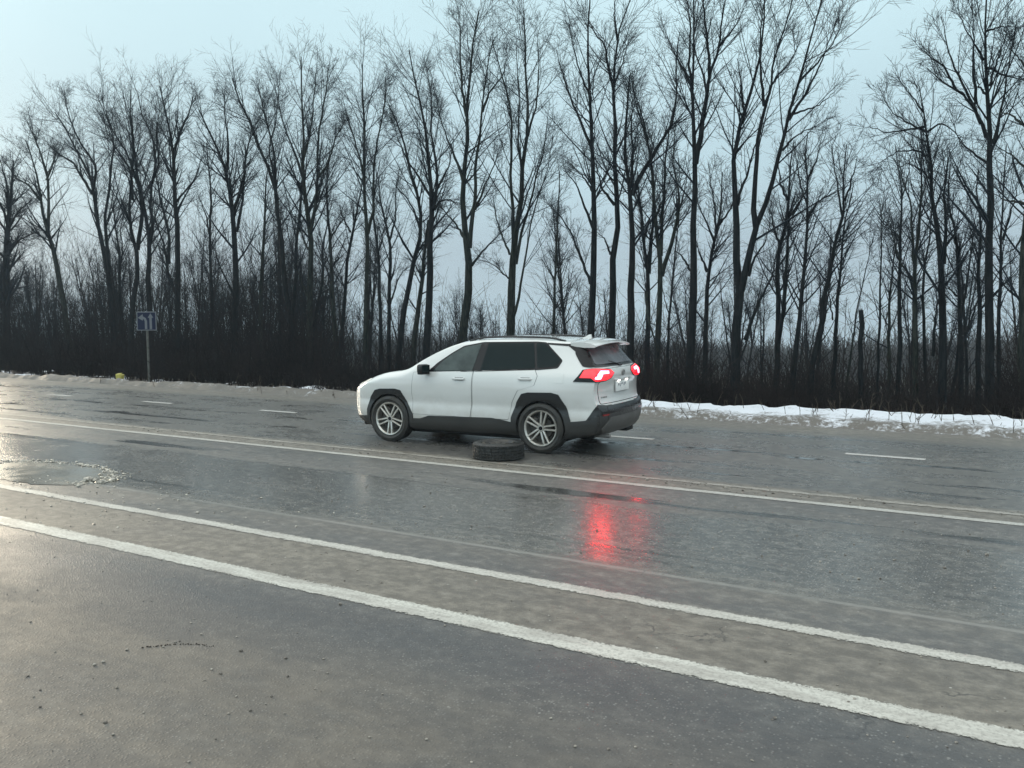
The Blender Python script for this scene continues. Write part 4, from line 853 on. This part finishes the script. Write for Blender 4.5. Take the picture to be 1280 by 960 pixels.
def panel_data(poly, axis, off, thick=.02, st=.035, r=.012, bevel=True):
    poly = dens(rnd(poly, r), st)
    xs_ = [p[0] for p in poly]; ys_ = [p[1] for p in poly]
    pts = list(poly); n = len(poly)
    gx = np.arange(min(xs_), max(xs_), st); gy = np.arange(min(ys_), max(ys_), st)
    shr = []
    for x in gx:
        for y in gy:
            if inside((x, y), poly) and min((x-a)**2+(y-b)**2 for a, b in poly) > (st*.4)**2: pts.append((x, y))
    res = delaunay_2d_cdt([Vector(p) for p in pts], [], [list(range(n))], 1, 1e-5)
    vv, _, ff = res[0], res[1], res[2]
    Vv = []; last = None; bad = set()
    for i, p in enumerate(vv):
        h, nn, d_ = cast(p.x, p.y, axis)
        if h is None: bad.add(i); Vv.append(None); continue
        if nn.dot(d_) > 0: nn = -nn
        Vv.append(h+nn*off)
    # vertices that missed the body take the depth of the nearest hit
    good = [i for i in range(len(vv)) if i not in bad]
    for i in bad:
        j = min(good, key=lambda g: (vv[g]-vv[i]).length_squared); g = Vv[j]; p = vv[i]
        Vv[i] = Vector((p.x, g.y, p.y)) if axis in 'LR' else (Vector((g.x, p.x, p.y)) if axis in 'BF' else (Vector((p.x, p.y, g.z)) if axis == 'T' else Vector((g.x, g.y, p.y))))
    bm = bmesh.new(); b = [bm.verts.new(q) for q in Vv]
    for f in ff:
        try: bm.faces.new([b[i] for i in f])
        except ValueError: pass
    loose = [v for v in bm.verts if not v.link_faces]; bmesh.ops.delete(bm, geom=loose, context='VERTS')
    # outward facing
    d_ = cast(pts[0][0], pts[0][1], axis)[2]
    tot = sum((f.normal_update() or f.normal.dot(d_)*f.calc_area()) for f in bm.faces)
    if tot > 0: bmesh.ops.reverse_faces(bm, faces=bm.faces)
    ed = [e for e in bm.edges if e.is_boundary]; ex = bmesh.ops.extrude_edge_only(bm, edges=ed)
    bmesh.ops.translate(bm, verts=[g for g in ex['geom'] if isinstance(g, bmesh.types.BMVert)], vec=d_*thick)
    return bm
def join_bm(bms):
    out_ = bmesh.new()
    for b in bms:
        me_ = bpy.data.meshes.new('t'); b.to_mesh(me_); b.free(); out_.from_mesh(me_); bpy.data.meshes.remove(me_)
    return out_
def put(name, bm, m, parent, sharp=30):
    me_ = bpy.data.meshes.new(name); bm.to_mesh(me_); bm.free(); me_.shade_smooth(); me_.set_sharp_from_angle(angle=R(sharp)); return link(name, me_, m, parent)
def side_panel(name, poly, off, m, both=True, parent=None, **k):
    o = put(name, panel_data(poly, 'L', off, **k), m, parent or car); o2 = None
    if both: o2 = put(name, panel_data(poly, 'R', off, **k), m, parent or car)
    return o, o2
# window band
side_panel('window_trim', [(1.66, 1.135), (1.80, 1.27), (2.02, 1.42), (2.22, 1.535), (2.55, 1.595), (3.44, 1.610), (3.60, 1.600), (3.915, 1.345), (3.86, 1.235), (3.56, 1.205), (2.4, 1.150)], .004, M['gloss'], r=.03)
side_panel('window', [(1.76, 1.150), (1.90, 1.30), (2.05, 1.415), (2.24, 1.515), (2.525, 1.568), (2.455, 1.172)], .008, M['glass'], r=.012)
side_panel('window', [(2.595, 1.178), (2.645, 1.578), (3.40, 1.590), (3.50, 1.235), (3.44, 1.222)], .008, M['glass_dark'], r=.012)
side_panel('window', [(3.535, 1.236), (3.445, 1.590), (3.585, 1.582), (3.885, 1.348), (3.835, 1.262)], .008, M['glass_dark'], r=.025)
pt_, _ = side_panel('pillar_trim', [(3.60, 1.572), (3.62, 1.592), (4.05, 1.575), (4.03, 1.545)], .007, M['gloss'], r=.006, st=.015)
for s_ in ('CL', 'CR'): put('pillar_trim', panel_data([cs(3.98, .69, 1.553), cs(4.0, .69, 1.58), cs(4.24, .52, 1.58), cs(4.42, .66, 1.262), cs(4.40, .765, 1.262)], s_, .008, .02, st=.02, r=.004), M['gloss'], car)
# doors with dark gaps
FD = [(1.385, .47), (1.37, .80), (1.40, 1.120), (2.47, 1.165), (2.455, .80), (2.43, .47)]
RD = [(2.45, .47), (2.475, .80), (2.49, 1.167), (3.50, 1.212), (3.56, 1.12), (3.52, .985), (3.25, .905), (3.14, .72), (3.09, .47)]
def grow_poly(poly, d):
    c = Vector((sum(p[0] for p in poly)/len(poly), sum(p[1] for p in poly)/len(poly)))
    return [tuple(c+(Vector(p)-c)*(1+d/max(.2, (Vector(p)-c).length))) for p in poly]
for poly, hx in ((FD, 2.24), (RD, 3.37)):
    side_panel('door_gap', grow_poly(poly, .006), .0015, M['gloss'], thick=.005, r=.02)
    dL, dR = side_panel('door', poly, .004, M['white'], thick=.004, r=.02)
    for s, dd in ((-1, dL), (1, dR)):
        z = 1.045 if hx < 3 else 1.075
        y = cast(hx, z, 'L')[0].y
        bm = bmesh.new(); bm_box(bm, (hx, s*(-y+.030), z), (.21, .022, .032), bev=.009); bm_box(bm, (hx-.085, s*(-y+.012), z), (.03, .04, .026), bev=.005); bm_box(bm, (hx+.085, s*(-y+.012), z), (.03, .04, .026), bev=.005)
        bm_obj('handle', bm, M['white'], dd)
        bm = bmesh.new(); bm_box(bm, (hx, s*(-y+.002), z-.004), (.15, .012, .05), bev=.004); bm_obj('handle_recess', bm, M['black'], dd)
side_panel('fuel_flap', [(3.80, 1.03), (3.79, 1.17), (3.97, 1.17), (3.98, 1.03)], .0035, M['white'], both=False, thick=.003, r=.02)
# cladding
def arch(cx, outer):
    a = [(cx+.398*math.cos(t), .37+.398*math.sin(t)) for t in [math.pi*1.09-(math.pi*1.18)*k/30 for k in range(31)]]
    return outer+a[::-1]
side_panel('wheel_arch_trim', arch(.925, [(.50, .25), (.47, .33), (.475, .50), (.545, .70), (.66, .822), (.76, .845), (1.05, .855), (1.155, .835), (1.27, .64), (1.385, .46), (1.385, .24)]), .014, M['black'], thick=.06, r=.012, st=.03)
side_panel('wheel_arch_trim', arch(3.615, [(3.14, .24), (3.135, .50), (3.23, .74), (3.32, .86), (3.42, .885), (3.80, .895), (3.91, .870), (4.02, .70), (4.09, .50), (4.07, .25)]), .014, M['black'], thick=.06, r=.012, st=.03)
side_panel('sill_trim', [(1.38, .24), (1.38, .40), (1.52, .405), (1.68, .455), (2.80, .480), (3.02, .455), (3.15, .430), (3.15, .25)], .012, M['black'], thick=.05, r=.01)
side_panel('front_bumper_trim', [(.10, .37), (.30, .385), (.48, .40), (.50, .24), (.30, .215), (.16, .24)], .010, M['black'], r=.01)
for s_ in ('CL', 'CR'): put('bumper_corner_trim', panel_data([cs(4.0, .90, .24), cs(4.03, .90, .34), cs(4.085, .90, .485), cs(4.34, .89, .515), cs(4.40, .87, .60), cs(4.475, .83, .735), cs(4.51, .60, .712), cs(4.52, .45, .712), cs(4.47, .45, .27), cs(4.40, .80, .26)], s_, .012, .03, st=.025, r=.008), M['black'], car)
rb = put('rear_bumper', panel_data([(-.60, .27), (-.62, .705), (.62, .705), (.60, .27)], 'B', .016, .03, r=.01, st=.03), M['black'], car)
put('skid_trim', panel_data([(-.60, .29), (-.74, .40), (-.56, .545), (.56, .545), (.74, .40), (.60, .29)], 'B', .028, .03, r=.01, st=.03), M['skid'], rb)
put('bumper_groove', panel_data([(-.78, .600), (-.78, .635), (.78, .635), (.78, .600)], 'B', .018, .02, r=.004), M['gloss'], rb)
for s in (-1, 1): put('reflector', panel_data([(s*.60, .575), (s*.60, .600), (s*.76, .600), (s*.76, .575)][::s], 'B', .022, .02, r=.004), mat('reflector_red', (.25, .01, .01), .2), rb)
bm = bmesh.new(); bm_cyl(bm, (4.30, -.50, .27), (4.53, -.50, .265), .034, n=18); bm_obj('exhaust', bm, M['silver'], car)
bm = bmesh.new(); bm_box(bm, (4.34, .50, .262), (.24, .26, .07), bev=.02); bm_box(bm, (2.3, 0, .20), (3.2, 1.30, .10), bev=.03); bm_obj('underbody', bm, M['under'], car)
# rear glass, tailgate
put('tailgate_gap', panel_data([(-.73, .735), (-.765, 1.02), (-.60, 1.235), (.60, 1.235), (.765, 1.02), (.73, .735)], 'B', .0015, .004, r=.03), M['gloss'], car)
tg = put('tailgate', panel_data([(-.72, .742), (-.755, 1.02), (-.595, 1.228), (.595, 1.228), (.755, 1.02), (.72, .742)], 'B', .005, .006, r=.03), M['white'], car)
put('rear_glass_trim', panel_data([(-.64, 1.575), (-.79, 1.255), (.79, 1.255), (.64, 1.575)], 'B', .010, .02, r=.02, st=.02), M['gloss'], car)
rg = put('rear_window', panel_data([(-.565, 1.535), (-.685, 1.285), (.685, 1.285), (.565, 1.535)], 'B', .016, .01, r=.03, st=.02), M['rear_glass'], car)
A = Acc(); hw = cast(.0, 1.285, 'B')[0]; rod(A, [hw.x+.03, .02, 1.275], [hw.x-.02+.03, -.36, 1.335], .011, .006, 6); link('wiper', A.mesh('wiper'), M['black'], rg)
bm = bmesh.new(); bm_box(bm, (hw.x+.02, .03, 1.268), (.06, .14, .035), bev=.012); bm_obj('wiper_motor', bm, M['black'], rg)
# spoiler
bm = bmesh.new(); prof = [(3.98, 0), (4.20, 0), (4.405, 0)]
Vv = []; ny = 17
for j in range(ny):
    u = -1+2*j/(ny-1); y = u*.665; zc_ = 1.672-.050*abs(u)**2.2; xe = 4.43-.055*u*u
    Vv.append([(3.99, y, zc_-.022), (4.15, y, zc_-.012), (4.30, y, zc_-.034), (xe, y, zc_-.062), (xe+.004, y, zc_-.078), (xe-.02, y, zc_-.090), (4.20, y, zc_-.092), (3.99, y, zc_-.07)])
bv = [[bm.verts.new(p) for p in row] for row in Vv]
for a, b in zip(bv, bv[1:]):
    for k in range(8): bm.faces.new((a[k], b[k], b[(k+1) % 8], a[(k+1) % 8]))
bm.faces.new(bv[0]); bm.faces.new(bv[-1][::-1]); bm_obj('spoiler', bm, M['white'], car, sharp=40)
hz_ = cast(3.93, 0, 'T')[0].z
bm = bmesh.new(); 
fin = [(3.84, 0), (3.93, .030), (3.985, .062), (4.02, .066), (4.03, 0)]
lo = [bm.verts.new((x, -.022, hz_-.02+0*z)) for x, z in fin]; 
for y0, y1 in ((-.026, -.007),):
    A1 = [bm.verts.new((x, -.026+.018*(z/.066), hz_-.004+z)) for x, z in fin]; A2 = [bm.verts.new((x, .026-.018*(z/.066), hz_-.004+z)) for x, z in fin]
    bm.faces.new(A1); bm.faces.new(A2[::-1])
    for k in range(5): bm.faces.new((A1[k], A2[k], A2[(k+1) % 5], A1[(k+1) % 5]))
for v in lo: bm.verts.remove(v)
bm_obj('antenna', bm, M['white'], car)
# roof rails
for s in (-1, 1):
    A = Acc(); P = []
    for k in range(13):
        x = 2.25+1.62*k/12; h = cast(x, s*.575, 'T')[0]; lift = .034*min(1, k/1.5, (12-k)/1.5); P.append([x, s*.575, h.z+.002+lift])
    V_, Q_ = tubes(np.array(P)[None], np.full((1, 13), .016), 8); A.add(V_, Q_); link('roof_rail', A.mesh('roof_rail'), M['black'], car)
# windscreen
def ws_poly(): return [(1.235, -.70), (1.235, .70), (1.98, .575), (1.98, -.575)]
put('windscreen', panel_data([(1.20, -.66), (1.17, 0), (1.20, .66), (2.02, .565), (2.06, 0), (2.02, -.565)], 'T', .006, .012, r=.04), M['glass_dark'], car)
bm = panel_data([(1.12, -.74), (1.08, 0), (1.12, .74), (1.215, .66), (1.185, 0), (1.215, -.66)], 'T', .004, .01, r=.01); put('cowl_trim', bm, M['black'], car)
# lamps
for s, ax, cx_ in ((-1, 'L', 'CL'), (1, 'R', 'CR')):
    hs = put('tail_light', panel_data([cs(4.145, .905, 1.058), cs(4.33, .895, 1.222), cs(4.44, .83, 1.242), cs(4.52, .45, 1.218), cs(4.53, .34, 1.165), cs(4.52, .44, 1.095), cs(4.50, .60, 1.062), cs(4.44, .84, 1.056)], cx_, .012, .03, st=.02, r=.006), M['gloss'], car)
    put('lens', panel_data([cs(4.25, .90, 1.112), cs(4.345, .893, 1.213), cs(4.44, .83, 1.233), cs(4.52, .45, 1.210), cs(4.53, .36, 1.165), cs(4.52, .46, 1.105), cs(4.50, .60, 1.075), cs(4.44, .84, 1.072), cs(4.40, .86, 1.112)], cx_, .018, .012, st=.02, r=.006), M['red'], hs)
    put('lamp_strip', panel_data([cs(4.44, .835, 1.095), cs(4.45, .80, 1.165), cs(4.47, .72, 1.203), cs(4.51, .52, 1.192), cs(4.51, .52, 1.160), cs(4.48, .68, 1.160), cs(4.47, .745, 1.095)], cx_, .022, .01, st=.02, r=.006), M['red_hot'], hs)
    fx = 'F'+ax; fs = lambda x, y, z: ((x+y)/SQ, z)
    hl = put('headlight', panel_data([fs(.03, .48, .845), fs(.06, .50, .905), fs(.16, .70, .935), fs(.45, .86, .985), fs(.40, .87, .94), fs(.20, .80, .865)], fx, .008, .02, st=.02, r=.008), M['lens'], car)
# number plate (blank: its characters cannot be read in the photo, only dark smudges)
hp = cast(0, .965, 'B')[0]; px_ = hp.x+.022
bm = bmesh.new(); bm_box(bm, (px_, 0, .958), (.012, .52, .112+.03), Euler((0, R(-3), 0)), .004); pl = bm_obj('number_plate', bm, M['plate'], car)
bm = bmesh.new()
for y, z_, w_, h_ in ((-.15, .985, .045, .034), (-.085, .975, .028, .05), (-.02, .992, .05, .026), (.06, .980, .03, .045), (.11, .990, .036, .03)): bm_box(bm, (px_+.0075, y, z_), (.002, w_, h_), Euler((R(rng.uniform(-25, 25)), R(-3), 0)), .0008)
bm_obj('smudged_characters', bm, M['ink'], pl)
bm = bmesh.new(); bm_box(bm, (px_-.012, 0, 1.062), (.06, .62, .030), bev=.008); gb = bm_obj('tailgate_garnish', bm, M['white'], car)
for s in (-1, 1): bm = bmesh.new(); bm_box(bm, (px_+.012, s*.15, 1.044), (.02, .05, .008)); bm_obj('plate_lamp', bm, M['plate_lamp'], gb)
he = cast(0, 1.155, 'B')[0]
A = Acc(); T_ = 24; 
for (ra, rb_) in ((.062, .040), (.022, .038), (.040, .016)):
    P = np.array([[he.x+.012, ra*math.cos(a), 1.152+rb_*math.sin(a)+(.012 if rb_ == .016 else 0)] for a in np.linspace(0, 2*math.pi, T_)]); V_, Q_ = tubes(P[None], np.full((1, T_), .005), 5); A.add(V_, Q_)
link('emblem', A.mesh('emblem'), M['silver'], car)
hb = cast(-.58, .83, 'B')[0]; bm = bmesh.new()
for k in range(4): bm_box(bm, (cast(-.66+.045*k, .83, 'B')[0].x+.008, -.66+.045*k, .83), (.004, .030, .022), bev=.001)
bm_obj('badge', bm, M['silver'], car)
# mirrors
for s in (-1, 1):
    bm = bmesh.new(); bm_box(bm, (1.655, s*1.005, 1.185), (.11, .20, .145), Euler((0, 0, s*.12)), .035); bm_box(bm, (1.66, s*.90, 1.135), (.07, .09, .035), bev=.01)
    mo = bm_obj('mirror', bm, M['black'], car)
    bm = bmesh.new(); bm_box(bm, (1.712, s*1.008, 1.187), (.008, .17, .118), Euler((0, 0, s*.12)), .003); bm_obj('mirror_glass', bm, M['glass_dark'], mo)
    bm = bmesh.new(); bm_box(bm, (1.66, s*1.0, 1.115), (.10, .185, .03), Euler((0, 0, s*.12)), .012); bm_obj('mirror_base', bm, M['gloss'], mo)
# wheels
RO, RI, TW = .368, .262, .232
tv, tf = lathe(tyre_profile(RO, RI, TW), 72); ty_me = pymesh('car_tyre', tv, tf, True, 40); ty_me.materials.append(M['tyre'])
rp = [(RI+.004, -.095), (RI-.004, -.108), (RI-.014, -.106), (RI-.026, -.088), (RI-.034, .09)]
rv, rf_ = lathe(rp, 72); bmr = bmesh.new(); vv = [bmr.verts.new(v) for v in rv]
for f in rf_: bmr.faces.new([vv[i] for i in f])
for k in range(5):
    a0 = math.pi/2+k*2*math.pi/5
    for s in (-1, 1):
        # tapered twin spokes from the hub to the rim
        r0, r1 = .045, RI-.018; o0, o1 = s*.020, s*.040; w0_, w1_ = .015, .0125
        def pt(r, o, y): return Vector((r*math.cos(a0)-o*math.sin(a0), y, r*math.sin(a0)+o*math.cos(a0)))
        q = []
        for (r, o, wv, yf) in ((r0, o0, w0_, -.082), (r1, o1, w1_, -.100)):
            q.append([bmr.verts.new(pt(r, o-wv, yf+.004)), bmr.verts.new(pt(r, o-wv*.6, yf-.004)), bmr.verts.new(pt(r, o+wv*.6, yf-.004)), bmr.verts.new(pt(r, o+wv, yf+.004)), bmr.verts.new(pt(r, o+wv, yf+.035)), bmr.verts.new(pt(r, o-wv, yf+.035))])
        for i in range(6): bmr.faces.new((q[0][i], q[1][i], q[1][(i+1) % 6], q[0][(i+1) % 6]))
bm_cyl(bmr, (0, -.05, 0), (0, -.090, 0), .058, .045, n=30)
bmesh.ops.recalc_face_normals(bmr, faces=bmr.faces)
rim_me = bpy.data.meshes.new('car_rim'); bmr.to_mesh(rim_me); bmr.free(); rim_me.shade_smooth(); rim_me.set_sharp_from_angle(angle=R(30)); rim_me.materials.append(M['alloy'])
bmd = bmesh.new(); bm_cyl(bmd, (0, -.035, 0), (0, .02, 0), .165, n=40); bm_cyl(bmd, (0, .02, 0), (0, .09, 0), RI-.03, n=40); bm_box(bmd, (-.13, -.02, .05), (.09, .09, .15), bev=.02)
disc_me = bpy.data.meshes.new('car_disc'); bmd.to_mesh(disc_me); bmd.free(); disc_me.shade_smooth(); disc_me.set_sharp_from_angle(angle=R(30)); disc_me.materials.append(M['alloy_dark'])
bmc = bmesh.new(); bm_cyl(bmc, (0, -.088, 0), (0, -.094, 0), .030, n=24); cap_me = bpy.data.meshes.new('hub_cap'); bmc.to_mesh(cap_me); bmc.free(); cap_me.materials.append(M['gloss'])
for x, s in WH:
    wh = link('wheel', disc_me, None, car, (x, s*.803, RO)); wh.rotation_euler = (0, rng.uniform(0, 1.2), 0 if s < 0 else math.pi)
    link('tyre', ty_me, None, wh); link('rim', rim_me, None, wh); link('hub_cap', cap_me, None, wh)

# ------------------------------------------------------------------ haze: damp winter air
bm = bmesh.new(); bm_box(bm, (0, 450, -27), (3020, 2120, 108)); me = bpy.data.meshes.new('haze'); bm.to_mesh(me); bm.free()
hm = bpy.data.materials.new('damp_air'); hm.use_nodes = True; n_ = hm.node_tree; n_.nodes.clear()
pv = N(n_, 'ShaderNodeVolumePrincipled'); pv.inputs['Color'].default_value = (.74, .88, 1, 1); pv.inputs['Density'].default_value = .0008; pv.inputs['Anisotropy'].default_value = 0
oo = N(n_, 'ShaderNodeOutputMaterial'); n_.links.new(pv.outputs[0], oo.inputs['Volume'])
hz = link('haze', me, hm); hz['kind'] = 'stuff'; hz.display_type = 'WIRE'
